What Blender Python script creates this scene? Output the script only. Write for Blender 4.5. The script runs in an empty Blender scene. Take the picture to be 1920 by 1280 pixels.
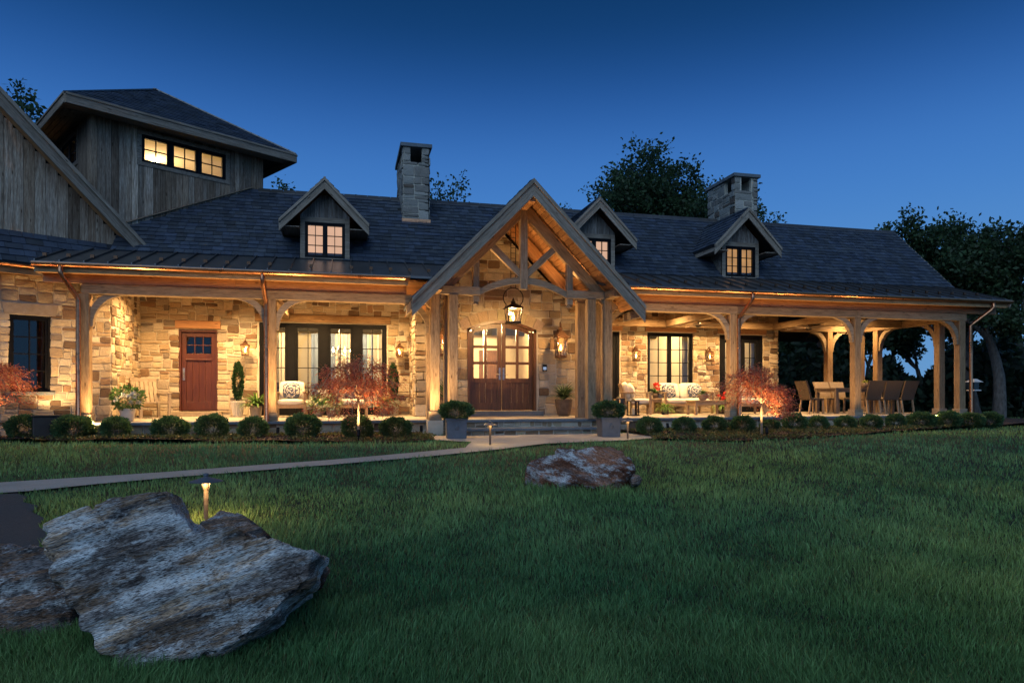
import bpy, bmesh, math, random
import numpy as np
from mathutils import Vector, Matrix, noise
random.seed(11)
RNG = np.random.default_rng(11)
R = math.radians
sc = bpy.context.scene
COL = sc.collection

# ------------------------------------------------------------------ camera
PHI = R(13.73)          # the camera looks this far to the right of the facade normal
CZ = 0.93               # eye height over the paving at the steps
cam_d = bpy.data.cameras.new('camera')
cam = bpy.data.objects.new('camera', cam_d); COL.objects.link(cam)
cam.location = (0, 0, CZ); cam.rotation_euler = (R(90), 0, -PHI)
cam_d.sensor_width = 36.0; cam_d.lens = 24.0; cam_d.shift_y = 98/1920
cam_d.clip_start = 0.05; cam_d.clip_end = 3000
sc.camera = cam

# ------------------------------------------------------------------ world: clear dusk sky
W = bpy.data.worlds.new('World'); sc.world = W; W.use_nodes = True
nt = W.node_tree; nt.nodes.clear()
out = nt.nodes.new('ShaderNodeOutputWorld'); bg = nt.nodes.new('ShaderNodeBackground')
sky = nt.nodes.new('ShaderNodeTexSky'); sky.sky_type = 'NISHITA'; sky.sun_disc = False
sky.sun_elevation = R(-3.0); sky.sun_rotation = R(200); sky.ozone_density = 4.0; sky.dust_density = 0.3
tc = nt.nodes.new('ShaderNodeTexCoord'); sep = nt.nodes.new('ShaderNodeSeparateXYZ')
rmp = nt.nodes.new('ShaderNodeValToRGB'); add = nt.nodes.new('ShaderNodeMix'); add.data_type = 'RGBA'; add.blend_type = 'ADD'
add.inputs[0].default_value = 0.12
nt.links.new(tc.outputs['Generated'], sep.inputs[0]); nt.links.new(sep.outputs[2], rmp.inputs[0])
cr = rmp.color_ramp; cr.interpolation = 'B_SPLINE'
stops = [(0.0, (.14, .33, .62)), (.10, (.125, .32, .64)), (.22, (.07, .245, .62)), (.31, (.048, .19, .55)), (.39, (.018, .10, .35)), (.47, (.0035, .045, .155)), (.56, (.003, .034, .115)), (.8, (.003, .024, .085)), (1.0, (.003, .022, .075))]
while len(cr.elements) < len(stops): cr.elements.new(0.5)
for e, (p, c) in zip(cr.elements, stops): e.position = p; e.color = (*c, 1)
nt.links.new(rmp.outputs[0], add.inputs[6]); nt.links.new(sky.outputs[0], add.inputs[7])
nt.links.new(add.outputs[2], bg.inputs[0]); bg.inputs[1].default_value = 0.96
nt.links.new(bg.outputs[0], out.inputs[0])

# the last glow of the sun, below the horizon behind the photographer: broad, weak and cool
sun_d = bpy.data.lights.new('sun', 'SUN'); sun = bpy.data.objects.new('sun', sun_d); COL.objects.link(sun)
sun_d.energy = 1.5; sun_d.angle = R(70); sun_d.color = (.52, .74, 1.0)
sun.rotation_euler = (R(48), 0, R(-26))

vs = sc.view_settings; vs.view_transform = 'Standard'; vs.look = 'None'; vs.exposure = 0.0; vs.gamma = 1.0
sc.render.engine = 'CYCLES'
cy = sc.cycles; cy.use_denoising = True
try: cy.denoiser = 'OPENIMAGEDENOISE'
except Exception: pass
cy.max_bounces = 5; cy.diffuse_bounces = 3; cy.glossy_bounces = 3; cy.transmission_bounces = 4; cy.transparent_max_bounces = 12
cy.sample_clamp_indirect = 4.0; cy.caustics_reflective = False; cy.caustics_refractive = False
cy.use_light_tree = True

# ------------------------------------------------------------------ helpers
FW = Vector((math.sin(PHI), math.cos(PHI), 0)); RT = Vector((math.cos(PHI), -math.sin(PHI), 0))
def XA(px, Y): return Y*math.tan(PHI + math.atan((px-960)/1280))     # X on the plane Y for a bearing
def PD(px, d):                                                       # ground position for a bearing and a depth
    p = FW*d + RT*(d*(px-960)/1280); return p.x, p.y
def gz(x, y):
    """height of the lawn: level by the house, falling a little towards the street"""
    t = np.clip((12.0-np.asarray(y, float))/9.0, 0, 1.4)
    far = np.clip((np.asarray(y, float)-26)/60, 0, 1)
    return -0.34*t - 0.8*far + 0.012*np.sin(np.asarray(x, float)*1.3)*np.sin(np.asarray(y, float)*.9+1)*np.clip(t*3, 0, 1)

PM = {}
def link(o, parent=None):
    COL.objects.link(o)
    if parent is not None:
        o.parent = parent
        if parent.name in PM: o.matrix_parent_inverse = PM[parent.name]
    return o
def empty(name, loc=(0, 0, 0), label=None, cat=None, group=None, rz=0, keep_world=False, parent=None):
    o = bpy.data.objects.new(name, None); o.empty_display_size = .1
    o.location = loc; o.rotation_euler = (0, 0, rz); link(o, parent)
    tag(o, label, cat, group)
    if keep_world: PM[o.name] = Matrix.Translation(loc).inverted()
    return o
def tag(o, label=None, cat=None, group=None, kind=None):
    if label: o['label'] = label
    if cat: o['category'] = cat
    if group: o['group'] = group
    if kind: o['kind'] = kind
    return o
def children(o): return [c for c in COL.objects if c.parent == o]
def copy_tree(o, parent=None, kids=None):
    c = o.copy(); COL.objects.link(c); c.parent = parent
    for ch in KIDS.get(o.name, []): copy_tree(ch, c)
    return c
KIDS = {}
def reg(root):
    for o in root: KIDS.setdefault(o.parent.name, []).append(o)
def snapshot(root):
    """remember the children of a prototype so that it can be copied without searching the scene"""
    allo = list(COL.objects)
    def rec(o):
        ks = [c for c in allo if c.parent == o]; KIDS[o.name] = ks
        for k in ks: rec(k)
    rec(root); return root

def mesh_obj(name, v, f, mat, parent=None, smooth=False, cols=None):
    me = bpy.data.meshes.new(name); me.from_pydata([tuple(p) for p in v], [], f); me.update()
    if mat: me.materials.append(mat)
    if cols is not None:
        a = me.color_attributes.new('Col', 'FLOAT_COLOR', 'POINT')
        a.data.foreach_set('color', np.asarray(cols, 'f').ravel())
    if smooth: me.polygons.foreach_set('use_smooth', [True]*len(me.polygons))
    o = bpy.data.objects.new(name, me); link(o, parent)
    return o
def np_mesh(name, V, F, mat, parent=None, cols=None, smooth=False):
    """fast mesh from arrays; F is (n,3) or (n,4)"""
    V = np.asarray(V, 'f').reshape(-1, 3); F = np.asarray(F, 'i'); k = F.shape[1]
    me = bpy.data.meshes.new(name); me.vertices.add(len(V)); me.vertices.foreach_set('co', V.ravel())
    me.loops.add(F.size); me.loops.foreach_set('vertex_index', F.ravel())
    me.polygons.add(len(F)); me.polygons.foreach_set('loop_start', np.arange(0, F.size, k, dtype='i'))
    try: me.polygons.foreach_set('loop_total', np.full(len(F), k, 'i'))
    except Exception: pass
    if smooth: me.polygons.foreach_set('use_smooth', np.ones(len(F), bool))
    me.materials.append(mat)
    if cols is not None:
        a = me.color_attributes.new('Col', 'FLOAT_COLOR', 'POINT')
        c = np.ones((len(V), 4), 'f'); c[:, :3] = cols; a.data.foreach_set('color', c.ravel())
    me.update(calc_edges=True)
    o = bpy.data.objects.new(name, me); link(o, parent); return o

class MB:
    def __init__(s): s.v = []; s.f = []
    def add(s, v, f):
        b = len(s.v); s.v += [Vector(p) for p in v]; s.f += [tuple(i+b for i in q) for q in f]; return s
    def box(s, x0, x1, y0, y1, z0, z1):
        return s.add([(x0, y0, z0), (x1, y0, z0), (x1, y1, z0), (x0, y1, z0), (x0, y0, z1), (x1, y0, z1), (x1, y1, z1), (x0, y1, z1)],
                     [(0, 3, 2, 1), (4, 5, 6, 7), (0, 1, 5, 4), (1, 2, 6, 5), (2, 3, 7, 6), (3, 0, 4, 7)])
    def pbox(s, P):                       # eight points: bottom loop then top loop
        return s.add(P, [(0, 3, 2, 1), (4, 5, 6, 7), (0, 1, 5, 4), (1, 2, 6, 5), (2, 3, 7, 6), (3, 0, 4, 7)])
    def bar(s, p, q, w, h=None, up=(0, 0, 1)):
        h = h or w; p = Vector(p); q = Vector(q); d = (q-p).normalized(); u = Vector(up)
        if abs(d.dot(u)) > .98: u = Vector((0, 1, 0))
        a = d.cross(u).normalized()*w/2; b = a.cross(d).normalized()*h/2
        return s.pbox([p-a-b, p+a-b, q+a-b, q-a-b, p-a+b, p+a+b, q+a+b, q-a+b])
    def tube(s, pts, r, n=8, cap=True):
        pts = [Vector(p) for p in pts]; rs = r if hasattr(r, '__len__') else [r]*len(pts)
        b = len(s.v); last = Vector((.3, .2, 1))
        for i, p in enumerate(pts):
            d = (pts[min(i+1, len(pts)-1)]-pts[max(i-1, 0)]).normalized()
            a = d.cross(last)
            if a.length < .05: a = d.cross(Vector((1, 0, 0)))
            a.normalize(); c = d.cross(a)
            for k in range(n):
                t = 2*math.pi*k/n; s.v.append(p+(a*math.cos(t)+c*math.sin(t))*rs[i])
        for i in range(len(pts)-1):
            for k in range(n):
                k2 = (k+1) % n; s.f.append((b+i*n+k, b+i*n+k2, b+(i+1)*n+k2, b+(i+1)*n+k))
        if cap:
            s.f.append(tuple(b+k for k in range(n-1, -1, -1))); e = b+(len(pts)-1)*n; s.f.append(tuple(e+k for k in range(n)))
        return s
    def lathe(s, prof, n=20, c=(0, 0, 0), flute=0, nf=0):
        b = len(s.v)
        for r, z in prof:
            for k in range(n):
                t = 2*math.pi*k/n; rr = r*(1+flute*(1 if (k % 2) else -1)) if nf else r
                s.v.append(Vector((c[0]+rr*math.cos(t), c[1]+rr*math.sin(t), c[2]+z)))
        for i in range(len(prof)-1):
            for k in range(n):
                k2 = (k+1) % n; s.f.append((b+i*n+k, b+i*n+k2, b+(i+1)*n+k2, b+(i+1)*n+k))
        s.f.append(tuple(b+k for k in range(n-1, -1, -1))); e = b+(len(prof)-1)*n; s.f.append(tuple(e+k for k in range(n)))
        return s
    def prism(s, poly, fn, t0, t1):       # polygon (a,b) swept from t0 to t1 through fn(a,b,t)
        n = len(poly); v = [fn(a, b, t0) for a, b in poly]+[fn(a, b, t1) for a, b in poly]
        f = [tuple(range(n-1, -1, -1)), tuple(range(n, 2*n))]+[(i, (i+1) % n, n+(i+1) % n, n+i) for i in range(n)]
        return s.add(v, f)
    def build(s, name, mat, parent=None, smooth=False, bevel=0, subd=0):
        o = mesh_obj(name, s.v, s.f, mat, parent, smooth)
        if bevel:
            m = o.modifiers.new('bevel', 'BEVEL'); m.width = bevel; m.segments = 2; m.limit_method = 'ANGLE'
        if subd:
            m = o.modifiers.new('subd', 'SUBSURF'); m.levels = subd; m.render_levels = subd
        return o
def recalc(o):
    bm = bmesh.new(); bm.from_mesh(o.data); bmesh.ops.recalc_face_normals(bm, faces=bm.faces); bm.to_mesh(o.data); bm.free(); return o

def timber(name, p, q, w, h, mat, parent, up=(0, 0, 1), ch=.012, col=None):
    """a sawn timber from p to q with eased edges; its grain follows its own length"""
    p = Vector(p); q = Vector(q); L = (q-p).length; d = (q-p)/L; u = Vector(up)
    if abs(d.dot(u)) > .98: u = Vector((0, 1, 0))
    y = u.cross(d).normalized(); z = d.cross(y)
    a, b = w/2, h/2; ch = min(ch, a*.4, b*.4)
    ring = [(-a+ch, -b), (a-ch, -b), (a, -b+ch), (a, b-ch), (a-ch, b), (-a+ch, b), (-a, b-ch), (-a, -b+ch)]
    v = [(-L/2, yy, zz) for yy, zz in ring]+[(L/2, yy, zz) for yy, zz in ring]
    f = [tuple(range(8)), tuple(range(15, 7, -1))]+[(i, 8+i, 8+(i+1) % 8, (i+1) % 8) for i in range(8)]
    M = Matrix((d, y, z)).transposed().to_4x4(); M.translation = (p+q)/2
    me = bpy.data.meshes.new(name); me.from_pydata(v, [], f); me.update(); me.materials.append(mat)
    o = bpy.data.objects.new(name, me); link(o, parent); o.matrix_basis = M
    if col: o.color = (*col, 1)
    return o

def rake(name, a, b, hv, th, nrm, mat, parent):
    """a sloping board with plumb cut ends: a, b its top edge, hv its plumb height, nrm the way it faces"""
    a = Vector(a); b = Vector(b); n = Vector(nrm).normalized(); d = (b-a).normalized(); y = n.cross(d).normalized(); Mx = Matrix((d, n, d.cross(n))).transposed(); c = (a+b)/2; Mi = Mx.transposed()
    dz = Vector((0, 0, hv)); P = [a-dz, b-dz, b, a]; v = [Mi@(q-c) for q in P]+[Mi@(q+n*th-c) for q in P]
    me = bpy.data.meshes.new(name); me.from_pydata([tuple(q) for q in v], [], [(0, 1, 2, 3), (7, 6, 5, 4), (0, 4, 5, 1), (1, 5, 6, 2), (2, 6, 7, 3), (3, 7, 4, 0)]); me.update(); me.materials.append(mat)
    o = bpy.data.objects.new(name, me); link(o, parent); M4 = Mx.to_4x4(); M4.translation = c; o.matrix_basis = M4; recalc(o); return o
class Frame:
    """a wall plane: s along it, o outwards, z up"""
    def __init__(s, O, ang):              # ang: direction of s measured from +X towards +Y
        s.O = Vector((O[0], O[1], 0)); s.u = Vector((math.cos(ang), math.sin(ang), 0)); s.n = Vector((math.sin(ang), -math.cos(ang), 0))
    def p(s, a, o, z): return s.O+s.u*a+s.n*o+Vector((0, 0, z))
    def box(s, mb, a0, a1, o0, o1, z0, z1):
        P = s.p; return mb.pbox([P(a0, o1, z0), P(a1, o1, z0), P(a1, o0, z0), P(a0, o0, z0), P(a0, o1, z1), P(a1, o1, z1), P(a1, o0, z1), P(a0, o0, z1)])

# ------------------------------------------------------------------ materials
def nodes(name):
    m = bpy.data.materials.new(name); m.use_nodes = True; n = m.node_tree.nodes; l = m.node_tree.links
    return m, n, l, n['Principled BSDF']
def pmat(name, cols, scale=8, stretch=(1, 1, 1), detail=6, rough=.8, metal=0, bump=.3, bscale=None, attr=False, ocol=False, orand=0.0,
         world=False, pos=(.3, .7), spec=.4, rvar=.12, distort=.0, fine=None, coat=0, sheen=0, bdist=.02, knots=False):
    m, n, l, b = nodes(name)
    tcn = n.new('ShaderNodeTexCoord'); src = tcn.outputs['Object']
    if world: g = n.new('ShaderNodeNewGeometry'); src = g.outputs['Position']
    oi = n.new('ShaderNodeObjectInfo')
    ad = n.new('ShaderNodeVectorMath'); ad.operation = 'MULTIPLY_ADD'
    cmb = n.new('ShaderNodeCombineXYZ')
    for i in range(3): l.new(oi.outputs['Random'], cmb.inputs[i])
    ad.inputs[1].default_value = (37.1, 53.3, 71.7) if not world else (0, 0, 0)
    l.new(cmb.outputs[0], ad.inputs[0]); l.new(src, ad.inputs[2])
    mp = n.new('ShaderNodeMapping'); mp.inputs['Scale'].default_value = stretch; l.new(ad.outputs[0], mp.inputs[0])
    nz = n.new('ShaderNodeTexNoise'); nz.inputs['Scale'].default_value = scale; nz.inputs['Detail'].default_value = detail
    nz.inputs['Roughness'].default_value = .62; nz.inputs['Distortion'].default_value = distort; l.new(mp.outputs[0], nz.inputs['Vector'])
    rp = n.new('ShaderNodeValToRGB'); e = rp.color_ramp.elements
    ps = np.linspace(pos[0], pos[1], len(cols))
    while len(e) < len(cols): e.new(.5)
    for i, c in enumerate(cols): e[i].position = float(ps[i]); e[i].color = (*c, 1)
    l.new(nz.outputs[0], rp.inputs[0]); c_out = rp.outputs[0]
    def mul(a, bb, fac=1.0, mode='MULTIPLY'):
        x = n.new('ShaderNodeMix'); x.data_type = 'RGBA'; x.blend_type = mode; x.inputs[0].default_value = fac
        l.new(a, x.inputs[6]); l.new(bb, x.inputs[7]); return x.outputs[2]
    if fine:
        n2 = n.new('ShaderNodeTexNoise'); n2.inputs['Scale'].default_value = fine[0]; n2.inputs['Detail'].default_value = 4; l.new(mp.outputs[0], n2.inputs['Vector'])
        r2 = n.new('ShaderNodeValToRGB'); r2.color_ramp.elements[0].position = .35; r2.color_ramp.elements[1].position = .65
        lo = fine[1]; r2.color_ramp.elements[0].color = (lo, lo, lo, 1); r2.color_ramp.elements[1].color = (1, 1, 1, 1)
        l.new(n2.outputs[0], r2.inputs[0]); c_out = mul(c_out, r2.outputs[0])
    if knots:
        v = n.new('ShaderNodeTexVoronoi'); v.inputs['Scale'].default_value = 1.0
        mk = n.new('ShaderNodeMapping'); mk.inputs['Scale'].default_value = (2.2, 9, 9); l.new(ad.outputs[0], mk.inputs[0]); l.new(mk.outputs[0], v.inputs['Vector'])
        rk = n.new('ShaderNodeValToRGB'); rk.color_ramp.elements[0].position = .06; rk.color_ramp.elements[1].position = .13
        rk.color_ramp.elements[0].color = (.25, .17, .12, 1); rk.color_ramp.elements[1].color = (1, 1, 1, 1)
        l.new(v.outputs['Distance'], rk.inputs[0]); c_out = mul(c_out, rk.outputs[0])
    if attr:
        a = n.new('ShaderNodeAttribute'); a.attribute_name = 'Col'; c_out = mul(c_out, a.outputs['Color'])
    if ocol: c_out = mul(c_out, oi.outputs['Color'])
    if orand:
        h = n.new('ShaderNodeHueSaturation'); mr = n.new('ShaderNodeMapRange'); mr.inputs[3].default_value = 1-orand; mr.inputs[4].default_value = 1+orand
        l.new(oi.outputs['Random'], mr.inputs[0]); l.new(mr.outputs[0], h.inputs['Value']); l.new(c_out, h.inputs['Color']); c_out = h.outputs[0]
    l.new(c_out, b.inputs['Base Color'])
    rr = n.new('ShaderNodeMapRange'); rr.inputs[3].default_value = max(rough-rvar, .02); rr.inputs[4].default_value = min(rough+rvar, 1)
    l.new(nz.outputs[0], rr.inputs[0]); l.new(rr.outputs[0], b.inputs['Roughness'])
    b.inputs['Metallic'].default_value = metal; b.inputs['Specular IOR Level'].default_value = spec
    if coat: b.inputs['Coat Weight'].default_value = coat
    if sheen: b.inputs['Sheen Weight'].default_value = sheen
    if bump:
        bp = n.new('ShaderNodeBump'); bp.inputs['Strength'].default_value = bump; bp.inputs['Distance'].default_value = bdist
        nb = n.new('ShaderNodeTexNoise'); nb.inputs['Scale'].default_value = bscale or scale*3; nb.inputs['Detail'].default_value = 5; l.new(mp.outputs[0], nb.inputs['Vector'])
        l.new(nb.outputs[0], bp.inputs['Height']); l.new(bp.outputs[0], b.inputs['Normal'])
    return m
def leafmat(name, tint=(1, 1, 1), trans=.3, rough=.5, spec=.25):
    m, n, l, b = nodes(name)
    a = n.new('ShaderNodeAttribute'); a.attribute_name = 'Col'
    x = n.new('ShaderNodeMix'); x.data_type = 'RGBA'; x.blend_type = 'MULTIPLY'; x.inputs[0].default_value = 1; x.inputs[7].default_value = (*tint, 1)
    l.new(a.outputs['Color'], x.inputs[6]); l.new(x.outputs[2], b.inputs['Base Color']); b.inputs['Roughness'].default_value = rough
    b.inputs['Specular IOR Level'].default_value = spec
    t = n.new('ShaderNodeBsdfTranslucent'); l.new(x.outputs[2], t.inputs[0]); mx = n.new('ShaderNodeMixShader'); mx.inputs[0].default_value = trans
    l.new(b.outputs[0], mx.inputs[1]); l.new(t.outputs[0], mx.inputs[2]); l.new(mx.outputs[0], n['Material Output'].inputs[0])
    return m
def emat(name, col, strength, var=0.0, scale=3):
    m, n, l, b = nodes(name); n.remove(b); e = n.new('ShaderNodeEmission'); e.inputs[1].default_value = strength
    if var:
        g = n.new('ShaderNodeNewGeometry'); nz = n.new('ShaderNodeTexNoise'); nz.inputs['Scale'].default_value = scale; l.new(g.outputs['Position'], nz.inputs['Vector'])
        rp = n.new('ShaderNodeValToRGB'); rp.color_ramp.elements[0].position = .3; rp.color_ramp.elements[1].position = .7
        rp.color_ramp.elements[0].color = (*[c*(1-var) for c in col], 1); rp.color_ramp.elements[1].color = (*col, 1)
        l.new(nz.outputs[0], rp.inputs[0]); l.new(rp.outputs[0], e.inputs[0])
    else: e.inputs[0].default_value = (*col, 1)
    l.new(e.outputs[0], n['Material Output'].inputs[0]); return m
def glassmat(name, tint=(1, 1, 1), base=.05):
    m, n, l, b = nodes(name); n.remove(b)
    t = n.new('ShaderNodeBsdfTransparent'); t.inputs[0].default_value = (*tint, 1); g = n.new('ShaderNodeBsdfGlossy'); g.inputs['Roughness'].default_value = .015
    fr = n.new('ShaderNodeFresnel'); fr.inputs[0].default_value = 1.52
    a = n.new('ShaderNodeMath'); a.operation = 'ADD'; a.inputs[1].default_value = base; a.use_clamp = True; l.new(fr.outputs[0], a.inputs[0])
    nz = n.new('ShaderNodeTexNoise'); nz.inputs['Scale'].default_value = 2.5; bp = n.new('ShaderNodeBump'); bp.inputs['Strength'].default_value = .03; bp.inputs['Distance'].default_value = .01
    l.new(nz.outputs[0], bp.inputs['Height']); l.new(bp.outputs[0], g.inputs['Normal'])
    mx = n.new('ShaderNodeMixShader'); l.new(a.outputs[0], mx.inputs[0]); l.new(t.outputs[0], mx.inputs[1]); l.new(g.outputs[0], mx.inputs[2])
    l.new(mx.outputs[0], n['Material Output'].inputs[0]); return m

M = {}
M['stone'] = pmat('stone', [(.80, .77, .72), (1, 1, 1), (1, .96, .88)], 9, attr=True, world=True, rough=.88, bump=.55, bscale=26, fine=(60, .82), bdist=.03)
M['mortar'] = pmat('mortar', [(.46, .40, .31), (.56, .50, .40)], 6, world=True, rough=.95, bump=.4, bscale=60)
M['timber'] = pmat('timber', [(.17, .115, .07), (.30, .22, .145), (.38, .295, .21)], 5, stretch=(.6, 6, 6), ocol=True, orand=.16, rough=.8, bump=.35, bscale=14, knots=True, fine=(22, .7))
M['cedar'] = pmat('cedar', [(.30, .13, .05), (.44, .21, .085), (.52, .28, .12)], 5, stretch=(.5, 7, 7), orand=.2, rough=.55, bump=.2, knots=True, fine=(20, .8))
M['barn'] = pmat('barn', [(.13, .088, .06), (.35, .255, .185), (.53, .425, .335), (.66, .585, .50)], 4, stretch=(.5, 7, 7), ocol=True, orand=.3, rough=.9, bump=.6, bscale=16, knots=True, fine=(18, .55), pos=(.25, .75))
M['trim'] = pmat('trim', [(.18, .13, .09), (.33, .255, .19), (.43, .35, .28)], 4, stretch=(.5, 7, 7), orand=.12, rough=.85, bump=.4, bscale=16, fine=(18, .7), knots=True)
M['slate'] = pmat('slate', [(.034, .041, .054), (.060, .071, .092)], 7, attr=True, world=True, rough=.62, bump=.4, bscale=30, spec=.35)
M['deck'] = pmat('deck', [(.012, .012, .013), (.02, .02, .02)], 5, rough=.9, bump=0)
M['seam'] = pmat('seam', [(.11, .10, .098), (.17, .158, .15)], 2, world=True, rough=.36, metal=.6, bump=.1, bscale=4)
M['copper'] = pmat('copper', [(.42, .17, .08), (.62, .28, .14), (.30, .14, .08)], 5, world=True, rough=.30, metal=1, bump=.05)
M['bluestone'] = pmat('bluestone', [(.10, .115, .13), (.17, .185, .20)], 5, world=True, rough=.75, bump=.3, fine=(40, .85))
M['flag'] = pmat('flag', [(.30, .26, .21), (.42, .37, .30)], 4, world=True, attr=True, rough=.75, bump=.25, fine=(40, .9))
M['bronze'] = pmat('bronze', [(.003, .0034, .0045), (.007, .007, .0085)], 6, rough=.5, bump=.05, spec=.15)
M['mahog'] = pmat('mahog', [(.045, .010, .005), (.075, .017, .008), (.095, .024, .011)], 4, stretch=(8, 8, .6), world=True, rough=.38, bump=.12, fine=(24, .75), spec=.5)
M['walnut'] = pmat('walnut', [(.075, .032, .013), (.14, .062, .026), (.19, .09, .04)], 4, stretch=(8, 8, .6), world=True, rough=.36, bump=.12, fine=(24, .7), spec=.5)
M['iron'] = pmat('iron', [(.018, .014, .012), (.04, .03, .024)], 20, rough=.5, metal=.5, bump=.1)
M['copperdark'] = pmat('copperdark', [(.09, .045, .025), (.18, .09, .05)], 20, rough=.45, metal=.8, bump=.1)
M['steel'] = pmat('steel', [(.45, .44, .42), (.6, .58, .55)], 20, rough=.3, metal=1, bump=0)
M['glass'] = glassmat('glass', (.97, .98, .97), .04)
M['lampglass'] = glassmat('lampglass', (1, .97, .9), .02)
M['flame'] = emat('flame', (1, .55, .17), 32)
M['bulb'] = emat('bulb', (1, .66, .30), 28)
M['plaster'] = pmat('plaster', [(.66, .60, .48), (.72, .66, .54)], 3, world=True, rough=.9, bump=.05)
M['floorwood'] = pmat('floorwood', [(.16, .08, .035), (.24, .13, .06)], 3, stretch=(1, 8, 1), world=True, rough=.4, bump=.05)
M['curtain'] = pmat('curtain', [(.62, .58, .50), (.72, .68, .6)], 3, stretch=(16, 1, .3), world=True, rough=.95, bump=.3)
M['bluecurtain'] = pmat('bluecurtain', [(.14, .19, .30), (.22, .28, .40)], 3, stretch=(16, 1, .3), world=True, rough=.95, bump=.3)
M['teak'] = pmat('teak', [(.30, .19, .10), (.42, .29, .17)], 5, stretch=(3, 3, 3), orand=.1, rough=.7, bump=.2, fine=(30, .8))
M['fabric'] = pmat('fabric', [(.62, .56, .46), (.70, .65, .55)], 30, rough=.95, bump=.25, bscale=140, sheen=.2)
M['wicker'] = pmat('wicker', [(.035, .022, .015), (.11, .07, .045)], 60, stretch=(1, 1, 2.4), rough=.6, bump=.8, bscale=90)
M['wickerlit'] = pmat('wickerlit', [(.26, .19, .12), (.40, .31, .21)], 60, stretch=(1, 1, 2.4), rough=.6, bump=.8, bscale=90)  # the dark wicker again, lamplight on the rear chairs put into its colour
M['lead'] = pmat('lead', [(.085, .095, .115), (.14, .15, .175)], 6, rough=.6, metal=.35, bump=.2)
M['potwhite'] = pmat('potwhite', [(.50, .46, .40), (.64, .60, .53)], 6, rough=.8, bump=.2)
M['potstone'] = pmat('potstone', [(.26, .20, .14), (.38, .31, .23)], 8, rough=.9, bump=.4)
M['potbrown'] = pmat('potbrown', [(.09, .06, .04), (.17, .12, .085)], 8, rough=.7, bump=.3)
M['soil'] = pmat('soil', [(.02, .014, .01), (.05, .035, .025)], 30, rough=1, bump=.8)
M['concrete'] = pmat('concrete', [(.30, .27, .24), (.40, .36, .32)], 2.2, world=True, rough=.9, bump=.3, bscale=80, fine=(50, .85))
M['asphalt'] = pmat('asphalt', [(.022, .023, .025), (.075, .076, .08)], 75, world=True, rough=.85, bump=.6, bscale=120)
M['mulch'] = pmat('mulch', [(.03, .018, .012), (.085, .05, .034), (.14, .085, .055)], 38, world=True, rough=1, bump=1.0, bscale=60, bdist=.04)
M['chip'] = pmat('chip', [(.8, .8, .8), (1, 1, 1)], 20, world=True, attr=True, rough=1, bump=.3)
M['earth'] = pmat('earth', [(.012, .018, .008), (.022, .03, .012)], 5, world=True, rough=1, bump=.6, bscale=40)
M['bark'] = pmat('bark', [(.09, .075, .062), (.24, .21, .18)], 14, stretch=(1, 1, .35), world=True, rough=.95, bump=1.0, bscale=30, bdist=.05)
M['maplebark'] = pmat('maplebark', [(.20, .15, .10), (.30, .24, .17)], 16, world=True, rough=.8, bump=.4)
M['leaf'] = leafmat('leaf', trans=.3)
M['grass'] = leafmat('grass', trans=.25, rough=.5, spec=.3)
M['petal'] = leafmat('petal', trans=.25, rough=.6)
M['dark'] = pmat('dark', [(.01, .01, .01), (.02, .018, .016)], 8, rough=.8, bump=0)
M['rubber'] = pmat('rubber', [(.03, .022, .018), (.05, .038, .03)], 8, rough=.6, bump=.1)
M['white'] = pmat('white', [(.6, .58, .55), (.72, .7, .66)], 8, rough=.5, bump=0)
M['candle'] = pmat('candle', [(.75, .70, .58), (.8, .76, .66)], 8, rough=.5, bump=0)
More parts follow.
